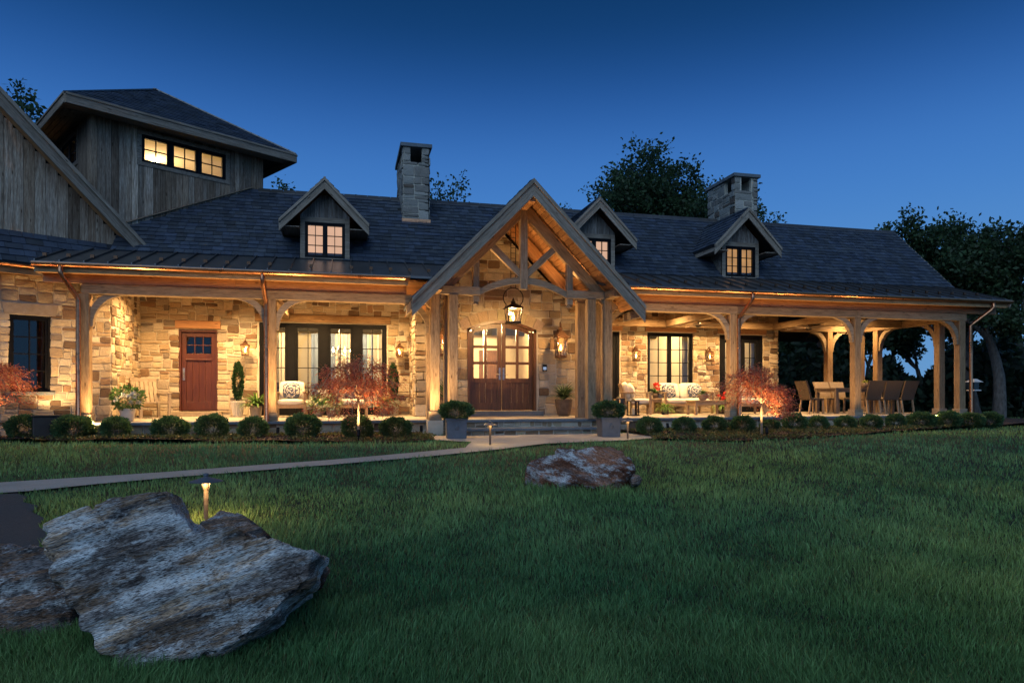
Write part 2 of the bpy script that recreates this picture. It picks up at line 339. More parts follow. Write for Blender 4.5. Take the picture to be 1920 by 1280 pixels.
def rockmat(name, cols, pos, dirv, seed, lich=.62):
    m, n, l, b = nodes(name)
    t = n.new('ShaderNodeTexCoord'); mp = n.new('ShaderNodeMapping'); mp.inputs['Rotation'].default_value = dirv; mp.inputs['Location'].default_value = (seed, seed*.7, seed*.3)
    l.new(t.outputs['Object'], mp.inputs[0])
    ms = n.new('ShaderNodeMapping'); ms.inputs['Scale'].default_value = (.85, 1.3, 6.5); l.new(mp.outputs[0], ms.inputs[0])
    a = n.new('ShaderNodeTexNoise'); a.inputs['Scale'].default_value = 2.2; a.inputs['Detail'].default_value = 9; a.inputs['Roughness'].default_value = .72; a.inputs['Distortion'].default_value = .5; l.new(ms.outputs[0], a.inputs['Vector'])
    rp = n.new('ShaderNodeValToRGB'); e = rp.color_ramp.elements
    while len(e) < len(cols): e.new(.5)
    for i, c in enumerate(cols): e[i].position = pos[i]; e[i].color = (*c, 1)
    l.new(a.outputs[0], rp.inputs[0])
    # speckle of mica and feldspar, then pale lichen patches
    sp = n.new('ShaderNodeTexNoise'); sp.inputs['Scale'].default_value = 48; sp.inputs['Detail'].default_value = 3; l.new(ms.outputs[0], sp.inputs['Vector'])
    r2 = n.new('ShaderNodeValToRGB'); r2.color_ramp.elements[0].position = .36; r2.color_ramp.elements[0].color = (.28, .28, .30, 1); r2.color_ramp.elements[1].position = .62; r2.color_ramp.elements[1].color = (1.55, 1.55, 1.55, 1)
    l.new(sp.outputs[0], r2.inputs[0])
    mu = n.new('ShaderNodeMix'); mu.data_type = 'RGBA'; mu.blend_type = 'MULTIPLY'; mu.inputs[0].default_value = 1; l.new(rp.outputs[0], mu.inputs[6]); l.new(r2.outputs[0], mu.inputs[7])
    ml = n.new('ShaderNodeMapping'); ml.inputs['Scale'].default_value = (1, 1.3, 2.6); l.new(mp.outputs[0], ml.inputs[0])
    ln = n.new('ShaderNodeTexNoise'); ln.inputs['Scale'].default_value = 2.6; ln.inputs['Detail'].default_value = 10; ln.inputs['Roughness'].default_value = .8; l.new(ml.outputs[0], ln.inputs['Vector'])
    lr = n.new('ShaderNodeValToRGB'); lr.color_ramp.elements[0].position = lich-.06; lr.color_ramp.elements[1].position = lich+.06; l.new(ln.outputs[0], lr.inputs[0])
    mx = n.new('ShaderNodeMix'); mx.data_type = 'RGBA'; 
    lm = n.new('ShaderNodeMath'); lm.operation = 'MULTIPLY'; l.new(lr.outputs[0], lm.inputs[0]); ls = n.new('ShaderNodeValToRGB'); ls.color_ramp.elements[0].position = .36; ls.color_ramp.elements[1].position = .50; l.new(sp.outputs[0], ls.inputs[0]); l.new(ls.outputs[0], lm.inputs[1]); l.new(lm.outputs[0], mx.inputs[0]); 
    bl = n.new('ShaderNodeTexNoise'); bl.inputs['Scale'].default_value = 1.9; bl.inputs['Detail'].default_value = 3; l.new(ml.outputs[0], bl.inputs['Vector'])
    br = n.new('ShaderNodeValToRGB'); br.color_ramp.elements[0].position = .40; br.color_ramp.elements[0].color = (.40, .37, .36, 1); br.color_ramp.elements[1].position = .58; br.color_ramp.elements[1].color = (1.1, 1.1, 1.1, 1); l.new(bl.outputs[0], br.inputs[0])
    m2 = n.new('ShaderNodeMix'); m2.data_type = 'RGBA'; m2.blend_type = 'MULTIPLY'; m2.inputs[0].default_value = 1; l.new(mu.outputs[2], m2.inputs[6]); l.new(br.outputs[0], m2.inputs[7]); l.new(m2.outputs[2], mx.inputs[6]); mx.inputs[7].default_value = (.80, .81, .80, 1)
    l.new(mx.outputs[2], b.inputs['Base Color']); b.inputs['Roughness'].default_value = .88; b.inputs['Specular IOR Level'].default_value = .2
    bp = n.new('ShaderNodeBump'); bp.inputs['Strength'].default_value = .9; bp.inputs['Distance'].default_value = .05
    ma = n.new('ShaderNodeMath'); ma.operation = 'MULTIPLY_ADD'; ma.inputs[1].default_value = .3; l.new(sp.outputs[0], ma.inputs[0]); l.new(a.outputs[0], ma.inputs[2])
    l.new(ma.outputs[0], bp.inputs['Height']); l.new(bp.outputs[0], b.inputs['Normal']); return m
M['gneiss'] = rockmat('gneiss', [(.05, .045, .045), (.20, .18, .17), (.50, .32, .19), (.60, .56, .52), (.19, .15, .13), (.74, .71, .68)], (.31, .39, .46, .53, .58, .70), (R(0), R(16), R(0)), 3.1, .545)
M['gneiss2'] = rockmat('gneiss2', [(.04, .036, .035), (.12, .105, .10), (.24, .13, .075), (.27, .25, .25), (.42, .40, .39)], (.30, .42, .50, .58, .74), (R(0), R(10), R(0)), 7.7, .58)
M['rustrock'] = rockmat('rustrock', [(.06, .04, .034), (.28, .10, .05), (.38, .16, .085), (.26, .19, .17), (.55, .52, .50)], (.30, .40, .50, .60, .74), (R(0), R(-22), R(0)), 12.3, .54)

LAMP = (1.0, .61, .25)
def lamp(kind, loc, energy, parent=None, color=LAMP, size=.05, target=None, angle=60, blend=.6, name='light'):
    d = bpy.data.lights.new(name, kind); o = bpy.data.objects.new(name, d); link(o, parent)
    d.energy = energy; d.color = color
    if kind == 'AREA': d.size = size
    else: d.shadow_soft_size = size
    o.location = loc
    if kind == 'SPOT': d.spot_size = R(angle); d.spot_blend = blend
    if target is not None:
        v = Vector(target)-Vector(loc); o.rotation_euler = v.to_track_quat('-Z', 'Y').to_euler()
    return o

# ------------------------------------------------------------------ piece makers
def seen_size(V):
    V = np.asarray(V); c = V.mean(0); rel = c-np.array([0, 0, CZ]); d = rel@np.array([FW.x, FW.y, 0])
    e = V.max(0)-V.min(0); dd = np.linalg.norm(rel); area = sorted(e)[1]*sorted(e)[2]
    px = 960+1280*(rel@np.array([RT.x, RT.y, 0]))/max(d, .1)
    if d < .5 or px < -20 or px > 1940: return 0
    return area/dd**2
def emit(name, pieces, mat, parent, limit=300, rest=None, smooth=False, hide=None):
    """the pieces that show largest become objects of their own, the rest one mass"""
    order = sorted(range(len(pieces)), key=lambda i: -(seen_size(pieces[i][0])*(0 if hide and hide(np.mean(pieces[i][0], 0)) else 1)))
    for i in order[:limit]:
        v, f, c = pieces[i]; v = np.asarray(v); ctr = v.mean(0)
        o = mesh_obj(name, v-ctr, f, mat, parent, smooth, cols=[(*c, 1)]*len(v)); o.location = ctr
    if len(order) > limit:
        V = []; F = []; C = []; b = 0
        for i in order[limit:]:
            v, f, c = pieces[i]; V += [tuple(p) for p in v]; F += [tuple(k+b for k in q) for q in f]; C += [(*c, 1)]*len(v); b += len(v)
        o = mesh_obj(rest or name+'_field', V, F, mat, parent, smooth, cols=C); tag(o, kind='stuff')

STONE_COLS = [((.50, .41, .29), 6), ((.44, .34, .22), 5), ((.55, .48, .37), 4), ((.34, .25, .155), 3.4), ((.37, .31, .24), 3), ((.14, .09, .056), 2.2), ((.21, .17, .135), 2.2), ((.27, .17, .10), 1.9)]
GREYS = [((.30, .275, .24), 5), ((.24, .21, .18), 4), ((.36, .33, .29), 3), ((.14, .10, .075), 1.6)]
PAL = [STONE_COLS]
def stone_col(rnd):
    P_ = PAL[0]; c = rnd.choices([c for c, w in P_], [w for c, w in P_])[0]; k = rnd.uniform(.82, 1.12)
    return tuple(min(x*k, .8) for x in c)
def stone_piece(fr, a0, a1, z0, z1, rnd, joint=.009, proud=.024, warp=True, col=None):
    def wp(a, z):
        if not warp: return a, z
        q = fr.p(a, 0, z)
        return a+.035*noise.noise((q.x*2.3, q.y*2.3, z*2.6+5)), z+.030*noise.noise((q.x*1.9+9, q.y*1.9, z*2.9))
    w = a1-a0; h = z1-z0; j = joint
    c = [min(w, h)*rnd.uniform(.04, .15) for _ in range(4)]
    A0, A1, Z0, Z1 = a0+j, a1-j, z0+j, z1-j
    ring = [(A0+c[0], Z0), (A1-c[1], Z0), (A1, Z0+c[1]*.8), (A1, Z1-c[2]*.8), (A1-c[2], Z1), (A0+c[3], Z1), (A0, Z1-c[3]*.8), (A0, Z0+c[0]*.8)]
    ring = [(a+rnd.uniform(-.006, .006), z+rnd.uniform(-.006, .006)) for a, z in ring]
    ring = [wp(a, z) for a, z in ring]; ca = sum(a for a, z in ring)/8; cz_ = sum(z for a, z in ring)/8
    t = proud*rnd.uniform(.55, 1.25); tl = rnd.uniform(-.008, .008); tz = rnd.uniform(-.008, .008)
    V = [fr.p(a, -.01, z) for a, z in ring]+[fr.p(a, t-.013+rnd.uniform(-.004, .004), z) for a, z in ring]
    V += [fr.p(ca+(a-ca)*.91, t+tl*(a-ca)/max(w, .1)*2+tz*(z-cz_)/max(h, .1)*2+rnd.uniform(-.003, .003), cz_+(z-cz_)*.88) for a, z in ring]+[fr.p(ca, t+.004+rnd.uniform(-.004, .006), cz_)]
    F = [(i, (i+1) % 8, 8+(i+1) % 8, 8+i) for i in range(8)]+[(8+i, 8+(i+1) % 8, 16+(i+1) % 8, 16+i) for i in range(8)]+[(16+i, 16+(i+1) % 8, 24) for i in range(8)]
    return ([tuple(p) for p in V], F, col or stone_col(rnd))
def pack(a0, a1, z0, z1, holes, rnd, cell=.088, big=1.0):
    nx = max(1, round((a1-a0)/cell)); nz_ = max(1, round((z1-z0)/cell)); cx = (a1-a0)/nx; cz_ = (z1-z0)/nz_
    occ = np.zeros((nx, nz_), bool)
    for i in range(nx):
        for k in range(nz_):
            a = a0+(i+.5)*cx; z = z0+(k+.5)*cz_
            for h in holes:
                if callable(h):
                    if h(a, z): occ[i, k] = True
                elif h[0] < a < h[1] and h[2] < z < h[3]: occ[i, k] = True
    rects = []
    for k in range(nz_):
        for i in range(nx):
            if occ[i, k]: continue
            h = rnd.choices([1, 2, 3], [2.4*1/big, 5, 1.5*big])[0]; w = rnd.choices([2, 3, 4, 5, 6], [3, 5, 4, 2*big, 1*big])[0]
            if h == 1: w += 1
            h = min(h, nz_-k)
            ww = 0
            while ww < w and i+ww < nx and not occ[i+ww, k]: ww += 1
            while h > 1 and occ[i:i+ww, k:k+h].any(): h -= 1
            # do not leave slivers one cell wide
            if i+ww < nx and not occ[i+ww, k] and (i+ww+1 >= nx or occ[i+ww+1, k]) and not occ[i+ww, k:k+h].any(): ww += 1
            occ[i:i+ww, k:k+h] = True
            rects.append((a0+i*cx, a0+(i+ww)*cx, z0+k*cz_, z0+(k+h)*cz_))
    return rects
def wall_panel(fr, a0, a1, z0, z1, holes, mb, pieces, rnd, thick=.22, cell=.077, big=1.0, extra=(), proud=.024, face=0.0):
    """mortar core with its openings into mb, stones into pieces"""
    A = sorted({a0, a1, *[max(a0, min(a1, h[0])) for h in holes], *[max(a0, min(a1, h[1])) for h in holes]})
    for i in range(len(A)-1):
        if A[i+1]-A[i] < 1e-4: continue
        mid = (A[i]+A[i+1])/2; zs = [(h[2], h[3]) for h in holes if h[0] < mid < h[1]]; zs.sort(); z = z0
        for h0, h1 in zs+[(z1, z1)]:
            if h0-z > 1e-3: fr.box(mb, A[i], A[i+1], face-thick, face, z, h0)
            z = max(z, h1)
    f2 = Frame((fr.O+fr.n*face)[:2], math.atan2(fr.u.y, fr.u.x))
    for r in pack(a0, a1, z0, z1, list(holes)+list(extra), rnd, cell, big):
        pieces.append(stone_piece(f2, *r, rnd, proud=proud))

def slates(O, u, v, n, rows, xr, rnd, expo=.165, tw=.205, th=.011, holes=(), vmax=99):
    """slates on a plane: O origin, u along the eave, v up the slope, n outwards; xr(row bottom) gives the span along u"""
    P = []; O = Vector(O)
    for r in range(rows):
        y0 = r*expo; span = xr(y0+expo*.5)
        if span is None: continue
        x = span[0]-rnd.uniform(0, tw)
        while x < span[1]:
            w = tw*rnd.uniform(.72, 1.25); xa = max(x, span[0]); xb = min(x+w, span[1]); x += w
            if xb-xa < .03: continue
            if any(h(.5*(xa+xb), y0+expo*.5) for h in holes): continue
            g = .0035; up = th*rnd.uniform(.9, 1.9); dy = rnd.uniform(-.008, .008); L = min(expo*1.25, vmax-y0)
            if L < .03: continue
            sk = rnd.uniform(-.006, .006)
            q = [(xa+g, y0+dy, .0), (xb-g, y0+dy+sk, .0), (xb-g, y0+L, -.006), (xa+g, y0+L, -.006)]
            lo = [O+u*a+v*b+n*(c+.002) for a, b, c in q]; hi = [O+u*q[0][0]+v*q[0][1]+n*(up+th), O+u*q[1][0]+v*q[1][1]+n*(up+th), O+u*q[2][0]+v*q[2][1]+n*.004, O+u*q[3][0]+v*q[3][1]+n*.004]
            k = rnd.uniform(.66, 1.28); b = rnd.uniform(-.08, .14)
            P.append(([tuple(p) for p in lo+hi], [(4, 5, 6, 7), (0, 1, 5, 4), (1, 2, 6, 5), (3, 0, 4, 7)], (k*(1-b*.5), k, k*(1+b))))
    return P

def leaf_cards(P, size, rnd, aspect=.5, normal=None, spread=1.0, droop=0.0, outward=None):
    """rhombic leaves at points P (n,3): verts (4n,3), quads (n,4)"""
    n = len(P); d = rnd.normal(size=(n, 3)); 
    if outward is not None: d = d*spread+outward
    d[:, 2] -= droop
    d /= np.linalg.norm(d, axis=1, keepdims=True)+1e-9
    r = rnd.normal(size=(n, 3)); s = np.cross(d, r); s /= np.linalg.norm(s, axis=1, keepdims=True)+1e-9
    L = (np.asarray(size)*rnd.uniform(.65, 1.3, n))[:, None]; w = L*aspect*.5
    V = np.stack([P, P+d*L*.5+s*w, P+d*L, P+d*L*.5-s*w], 1).reshape(-1, 3)
    F = np.arange(4*n).reshape(n, 4); return V, F
def vary(n, base, rnd, amt=.3, per=4, alt=None, p_alt=.2):
    c = np.array(base)[None, :]*rnd.uniform(1-amt, 1+amt, (n, 1))*rnd.uniform(.9, 1.1, (n, 3))
    if alt is not None:
        k = rnd.random(n) < p_alt; c[k] = np.array(alt)*rnd.uniform(.8, 1.2, (k.sum(), 1))
    return np.repeat(c, per, 0)
# ================================================================== THE SETTING: lawn, drive, paving, beds
ZF = 0.35                      # porch floor
def inpoly(x, y, poly):
    x = np.asarray(x, float); y = np.asarray(y, float); r = np.zeros(np.broadcast(x, y).shape, bool); n = len(poly)
    for i in range(n):
        x0, y0 = poly[i]; x1, y1 = poly[(i+1) % n]
        c = ((y0 > y) != (y1 > y)) & (x < (x1-x0)*(y-y0)/((y1-y0) or 1e-9)+x0); r ^= c
    return r
PATH = [(2.0, 11.55), (1.1, 11.05), (-.34, 10.25), (-2.24, 9.5), (-3.9, 8.95), (-6, 8.4), (-12, 7.4), (-12, 6.4), (-6, 7.75), (-3.9, 8.1), (-3.3, 8.26), (-2.75, 8.66), (-2.1, 9.02), (-.2, 9.80), (1.3, 10.55), (2.6, 11.25), (3.5, 11.9), (5.2, 12.35), (6.6, 13.1), (6.6, 14.62), (1.5, 14.62), (1.5, 13.6), (2.3, 12.6)]
DRIVE = [(-3.35, 8.20), (-3.16, 7.95), (-3.07, 7.66), (-2.86, 7.45), (-2.80, 7.15), (-2.58, 6.85), (-2.52, 6.55), (-2.30, 6.2), (-2.26, 5.9), (-2.10, 5.5), (-2.10, 5.2), (-2.05, 4.4), (-2.2, 3.5), (-2.8, 1.0), (-12, 0), (-12, 6.35), (-6, 7.7), (-3.9, 8.05)]
BEDL = [(-9.5, 16.0), (-6.4, 14.7), (-2.2, 13.6), (1.0, 12.9), (1.7, 13.3), (1.6, 15.3), (-5.0, 15.3), (-9.5, 17.5)]
BEDR = [(6.0, 12.55), (7.4, 11.75), (9.1, 12.2), (11.5, 13.1), (13.6, 13.8), (19.2, 15.6), (23, 17), (23, 19.5), (17.7, 19.2), (17.3, 15.3), (6.3, 15.3), (6.3, 13.3)]

def sheet(name, poly, dz, mat, kind='structure', sub=.35, zfun=None, label=None):
    bm = bmesh.new(); vs_ = [bm.verts.new((x, y, 0)) for x, y in poly]; f = bm.faces.new(vs_); f.normal_update()
    bmesh.ops.triangulate(bm, faces=bm.faces[:], ngon_method='EAR_CLIP')
    for _ in range(7):
        es = [e for e in bm.edges if e.calc_length() > sub]
        if not es: break
        bmesh.ops.subdivide_edges(bm, edges=es, cuts=1); bmesh.ops.triangulate(bm, faces=bm.faces[:])
    for v in bm.verts: v.co.z = float(gz(v.co.x, v.co.y))+dz if zfun is None else zfun(v.co.x, v.co.y)
    bmesh.ops.recalc_face_normals(bm, faces=bm.faces)
    if sum(f.normal.z for f in bm.faces) < 0: bmesh.ops.reverse_faces(bm, faces=bm.faces[:])
    me = bpy.data.meshes.new(name); bm.to_mesh(me); bm.free(); me.materials.append(mat)
    o = bpy.data.objects.new(name, me); link(o); tag(o, label, kind=kind)
    return o
# the ground: a fine grid near, running on to the horizon
xs = np.concatenate([[-900, -300, -120, -60, -35], np.arange(-24, 40.1, .6), [60, 120, 300, 900]]); ys = np.concatenate([[-60, -12], np.arange(-4, 30.1, .6), [36, 45, 60, 90, 160, 400, 1600]])
GX, GY = np.meshgrid(xs, ys); V = np.stack([GX, GY, gz(GX, GY)], -1).reshape(-1, 3)
nx = len(xs); idx = np.arange((len(ys)-1)*(nx-1)); r_, c_ = idx//(nx-1), idx % (nx-1); b_ = r_*nx+c_
o = np_mesh('lawn_ground', V, np.stack([b_, b_+1, b_+nx+1, b_+nx], 1), M['earth'], smooth=True); tag(o, kind='structure')
sheet('garden_path', PATH, .030, M['concrete'])
sheet('driveway', DRIVE, .022, M['asphalt'])
mul_z = lambda x, y: .03+.05*float(np.clip((y-12.8)/1.2, 0, 1))+.035*noise.noise((x*1.1, y*1.1, 3))+.012*noise.noise((x*5, y*5, 9))
sheet('mulch_bed', BEDL, 0, M['mulch'], zfun=mul_z, sub=.25); sheet('mulch_bed', BEDR, 0, M['mulch'], zfun=mul_z, sub=.25)

# ================================================================== THE HOUSE
rnd = random.Random(5)
ZR = (.14, .0)
house = empty('stone_house', (4, 19, 0), 'long stone farmhouse with slate roof, three dormers and a timber porch', 'house', keep_world=True)
YW = 19.2                                     # main wall
XC = 3.94                                     # axis of the entry
wallmb = MB(); stones = []
FM = Frame((0, YW), 0); FB = Frame((0, 17.6), 0); FL = Frame((-5.1, 17.0), R(90)); FW_ = Frame((-5.1, 17.0), R(32))
# openings in the main wall: red door, french windows, right door, casement, far door
OPEN = dict(red=(-4.19, -3.24, ZF, 2.60), french=(-2.22, 1.12, ZF, 2.83), rdoor=(6.50, 8.03, ZF, 2.80), case=(8.93, 10.47, .98, 2.80), fdoor=(11.37, 12.92, ZF, 2.78))
LINT = [(-4.26, -3.17, 2.60, 2.83), (-2.32, 1.22, 2.83, 3.06), (6.4, 8.1, 2.80, 3.0), (8.85, 10.55, 2.80, 3.0), (11.3, 13.0, 2.78, 2.98)]
wall_panel(FM, -5.1, 13.45, ZF, 3.6, list(OPEN.values())+[(1.9, 6.1, ZF, 3.6)], wallmb, stones, rnd, extra=LINT)
wall_panel(FL, 0, 2.2, ZF, 3.6, [], wallmb, stones, rnd)
wall_panel(Frame((1.757, YW), R(-90)), 0, 1.6, ZF, 3.6, [], wallmb, stones, rnd)
wall_panel(Frame((6.27, 17.6), R(90)), 0, 1.6, ZF, 3.6, [], wallmb, stones, rnd)
wall_panel(Frame((13.45, YW), R(90)), 0, 3.8, ZF, 3.6, [], wallmb, stones, rnd, thick=.2)
# entry bay with an arched doorway
DX, DW, DS, DT = 4.03, .93, 2.62, 2.86
RA = (DW**2+(DT-DS)**2)/(2*(DT-DS)); ZA = DT-RA
def arch(a, r): return ZA+math.sqrt(max(r*r-(a-DX)**2, 0))
def in_arch(a, z): return math.hypot(a-DX, z-ZA) < RA+.30 and abs(a-DX) < DW+.16 and z > DS-.05
roofline = lambda a: 5.30-1.02*abs(a-XC)
wall_panel(FB, 1.757, 6.27, ZF, 2.95, [(DX-DW, DX+DW, ZF+.13, DT)], wallmb, stones, rnd, cell=.105, big=1.5, extra=[in_arch, (3.0, 5.06, ZF, ZF+.13)])
wallmb.prism([(1.757, 2.95), (6.27, 2.95), (XC, roofline(XC)-.02)], lambda a, b, t: FB.p(a, t, b), -.22, 0)
for r in pack(1.757, 6.27, 2.95, 5.3, [lambda a, z: z > roofline(a)-.06, in_arch], rnd, .105, 1.5): stones.append(stone_piece(FB, *r, rnd))
for s in (-1, 1):   # spandrels between arch and square opening
    n_ = 8; pts = [(DX+s*DW*k/n_, arch(DX+s*DW*k/n_, RA)) for k in range(n_+1)]
    for k in range(n_): wallmb.prism([pts[k], pts[k+1], (pts[k+1][0], DT), (pts[k][0], DT+.001)], lambda a, b, t: FB.p(a, t, b), -.15, -.001)
nv = 9                                       # voussoirs
for k in range(nv):
    t0 = -math.asin((DW+.1)/RA); a0 = t0+(k)*(-2*t0)/nv; a1 = t0+(k+1)*(-2*t0)/nv; g = .006
    cs = [(DX+(RA+.02)*math.sin(a0)+g, ZA+(RA+.02)*math.cos(a0)), (DX+(RA+.02)*math.sin(a1)-g, ZA+(RA+.02)*math.cos(a1)), (DX+(RA+.29)*math.sin(a1)-g, ZA+(RA+.29)*math.cos(a1)), (DX+(RA+.29)*math.sin(a0)+g, ZA+(RA+.29)*math.cos(a0))]
    t = rnd.uniform(.02, .035); v = [tuple(FB.p(a, -.01, z)) for a, z in cs]+[tuple(FB.p(a, t, z)) for a, z in cs]
    stones.append((v, [(0, 1, 5, 4), (1, 2, 6, 5), (2, 3, 7, 6), (3, 0, 4, 7), (4, 5, 6, 7)], tuple(x*rnd.uniform(.85, 1.08) for x in (.45, .35, .24))))
# plinth under the porch edge and the step risers
wall_panel(Frame((0, 15.18), 0), -5.0, 2.3, -.05, ZF-.06, [], wallmb, stones, rnd, thick=.1, cell=.095, proud=.02)
wall_panel(Frame((0, 15.18), 0), 5.6, 17.0, -.05, ZF-.06, [], wallmb, stones, rnd, thick=.1, cell=.095, proud=.02)
wall_panel(Frame((0, 15.05), 0), 2.35, 5.6, .17, ZF-.06, [], wallmb, stones, rnd, thick=.1, cell=.06, proud=.012)
wall_panel(Frame((0, 14.67), 0), 2.2, 5.7, -.02, .115, [], wallmb, stones, rnd, thick=.1, cell=.067, proud=.012)
wall_panel(Frame((17.0, 15.18), R(90)), 0, 4.3, -.05, ZF-.06, [], wallmb, stones, rnd, thick=.1, cell=.095, proud=.02)
wall = wallmb.build('wall', M['mortar'], house)
emit('stone', stones, M['stone'], wall, 300, 'stonework')
# porch floor: flagstones with a bluestone nosing
fl = MB().box(-5.05, 17.0, 15.2, 19.3, ZF-.30, ZF-.025).build('porch_floor', M['mortar'], house)
flags = []
x = -5.0
ypos = [15.42, 16.05, 16.75, 17.35, 18.05, 18.6, 19.18]
for yi in range(6):
    x = -5.0
    while x < 16.95:
        w = rnd.uniform(.55, 1.25); x1 = min(x+w, 17.0); y0, y1 = ypos[yi], ypos[yi+1]; g = .006; k = rnd.uniform(.8, 1.12)
        if x1-x > .1:
            z1 = ZF+rnd.uniform(-.002, .002)
            m_ = MB().box(x+g, x1-g, y0+g, y1-g, ZF-.03, z1); flags.append(([tuple(v) for v in m_.v], m_.f, (k, k*.98, k*.94)))
        x = x1
emit('flagstone', flags, M['flag'], fl, 200, 'flagstone_field')
x = -5.05
while x < 17:
    w = rnd.uniform(1.3, 1.9); x1 = min(x+w, 17.02)
    MB().box(x+.003, x1-.003, 15.08, 15.42, ZF-.055, ZF+.002).build('nosing_slab', M['bluestone'], fl, bevel=.006); x = x1
for (xa, xb, ya, yb, z0, z1) in ((2.3, 3.9, 14.98, 15.1, ZF-.056, ZF+.004), (3.906, 5.62, 14.98, 15.1, ZF-.056, ZF+.004), (2.15, 3.55, 14.6, 15.04, .118, .172), (3.556, 5.75, 14.6, 15.04, .118, .172)):
    MB().box(xa, xb, ya, yb, z0, z1).build('step_tread', M['bluestone'], fl, bevel=.006)
MB().box(3.0, 5.06, 17.2, 17.62, ZF-.01, ZF+.13).build('door_sill', M['bluestone'], house, bevel=.008)
MB().box(-4.3, -3.14, 18.95, 19.23, ZF-.01, ZF+.125).build('door_sill', M['potstone'], house, bevel=.008)
for i, (a0, a1, z0, z1) in enumerate(LINT):
    timber('lintel', FM.p(a0, -.04, (z0+z1)/2+.01), FM.p(a1, -.04, (z0+z1)/2+.01), .2, z1-z0-.03, M['cedar'] if i != 1 else M['timber'], house, col=(1, .8, .55))

# ---------------- windows and doors
def sash_window(fr, s0, s1, z0, z1, nsash, cols, rows, parent, name='window', mat=None, rec=-.09, fw=.06, sw=.055, mull=.06, mw=.02, base=0, pane=None):
    mat = mat or M['bronze']; mb = MB(); F = fr
    F.box(mb, s0, s0+fw, rec-.07, rec+.05, z0, z1); F.box(mb, s1-fw, s1, rec-.07, rec+.05, z0, z1)
    F.box(mb, s0+fw, s1-fw, rec-.07, rec+.05, z1-fw, z1); F.box(mb, s0+fw, s1-fw, rec-.07, rec+.05, z0, z0+fw*.8)
    W_ = s1-s0-2*fw; w = (W_-(nsash-1)*mull)/nsash; panes = []
    for k in range(nsash):
        a0 = s0+fw+k*(w+mull); a1 = a0+w
        if k < nsash-1: F.box(mb, a1, a1+mull, rec-.06, rec+.045, z0+fw*.8, z1-fw)
        b0, b1 = z0+fw*.8, z1-fw
        F.box(mb, a0, a0+sw, rec-.045, rec+.02, b0, b1); F.box(mb, a1-sw, a1, rec-.045, rec+.02, b0, b1)
        bb = max(sw, base)
        F.box(mb, a0+sw, a1-sw, rec-.045, rec+.02, b0, b0+bb); F.box(mb, a0+sw, a1-sw, rec-.045, rec+.02, b1-sw, b1)
        g0, g1, h0, h1 = a0+sw, a1-sw, b0+bb, b1-sw
        for c in range(1, cols): x = g0+(g1-g0)*c/cols; F.box(mb, x-mw/2, x+mw/2, rec-.03, rec+.01, h0, h1)
        for r in range(1, rows): z = h0+(h1-h0)*r/rows; F.box(mb, g0, g1, rec-.029, rec+.009, z-mw/2, z+mw/2)
        for c in range(cols):
            for r in range(rows):
                xa, xb = g0+(g1-g0)*c/cols+mw/2-.002, g0+(g1-g0)*(c+1)/cols-mw/2+.002; za, zb = h0+(h1-h0)*r/rows+mw/2-.002, h0+(h1-h0)*(r+1)/rows-mw/2+.002
                panes.append((xa, xb, za, zb))
    w_ = mb.build(name, mat, parent)
    for (xa, xb, za, zb) in panes:
        m_ = MB(); P = F.p; o_ = rec-.012+random.uniform(-.001, .001)
        m_.add([P(xa, o_, za), P(xb, o_, za), P(xb, o_, zb), P(xa, o_, zb)], [(0, 1, 2, 3)]); m_.build('pane', pane or M['glass'], w_)
    return w_
sash_window(FM, *OPEN['french'], 4, 2, 4, house, 'french_window', mull=.20, sw=.07, base=.16)
w_ = sash_window(FM, *OPEN['rdoor'], 2, 2, 4, house, 'glazed_door', mull=.02, sw=.12, fw=.09, base=.22)
sash_window(FM, *OPEN['case'], 2, 2, 4, house, 'casement_window', mull=.03, sw=.05)
sash_window(FM, *OPEN['fdoor'], 2, 2, 4, house, 'glazed_door', mull=.02, sw=.15, fw=.09, base=.22)
# red side door
a0, a1, z0, z1 = OPEN['red']; z0 = ZF+.13; mb = MB(); F = FM
F.box(mb, a0, a0+.06, -.16, -.02, z0, z1); F.box(mb, a1-.06, a1, -.16, -.02, z0, z1); F.box(mb, a0+.06, a1-.06, -.16, -.02, z1-.06, z1)
rd = mb.build('side_door', M['mahog'], house)
mb = MB(); l0, l1, t0, t1 = a0+.065, a1-.065, z0+.01, z1-.065; st = .11
F.box(mb, l0, l0+st, -.13, -.08, t0, t1); F.box(mb, l1-st, l1, -.13, -.08, t0, t1)
F.box(mb, l0+st, l1-st, -.13, -.08, t1-.12, t1); F.box(mb, l0+st, l1-st, -.13, -.08, 1.83, 1.98); F.box(mb, l0+st, l1-st, -.13, -.08, t0, t0+.24)
F.box(mb, l0+st-.02, l1-st+.02, -.13, -.055, 1.80, 1.84)
g0, g1, h0, h1 = l0+st, l1-st, 1.98, t1-.12
for c in (1, 2): x = g0+(g1-g0)*c/3; F.box(mb, x-.012, x+.012, -.125, -.085, h0, h1)
F.box(mb, g0, g1, -.124, -.086, (h0+h1)/2-.012, (h0+h1)/2+.012)
mb.build('leaf', M['mahog'], rd, bevel=.004)
for k in range(4):
    xa = g0+(g1-g0)*k/4; xb = g0+(g1-g0)*(k+1)/4; m_ = MB(); F.box(m_, xa+.004, xb-.004, -.12, -.10, t0+.24, 1.83); m_.build('panel_board', M['mahog'], rd)
for c in range(3):
    for r in range(2):
        xa = g0+(g1-g0)*c/3+.012; xb = g0+(g1-g0)*(c+1)/3-.012; za = h0+(h1-h0)*r/2+.012; zb = h0+(h1-h0)*(r+1)/2-.012
        MB().add([F.p(xa, -.1, za), F.p(xb, -.1, za), F.p(xb, -.1, zb), F.p(xa, -.1, zb)], [(0, 1, 2, 3)]).build('pane', M['glass'], rd)
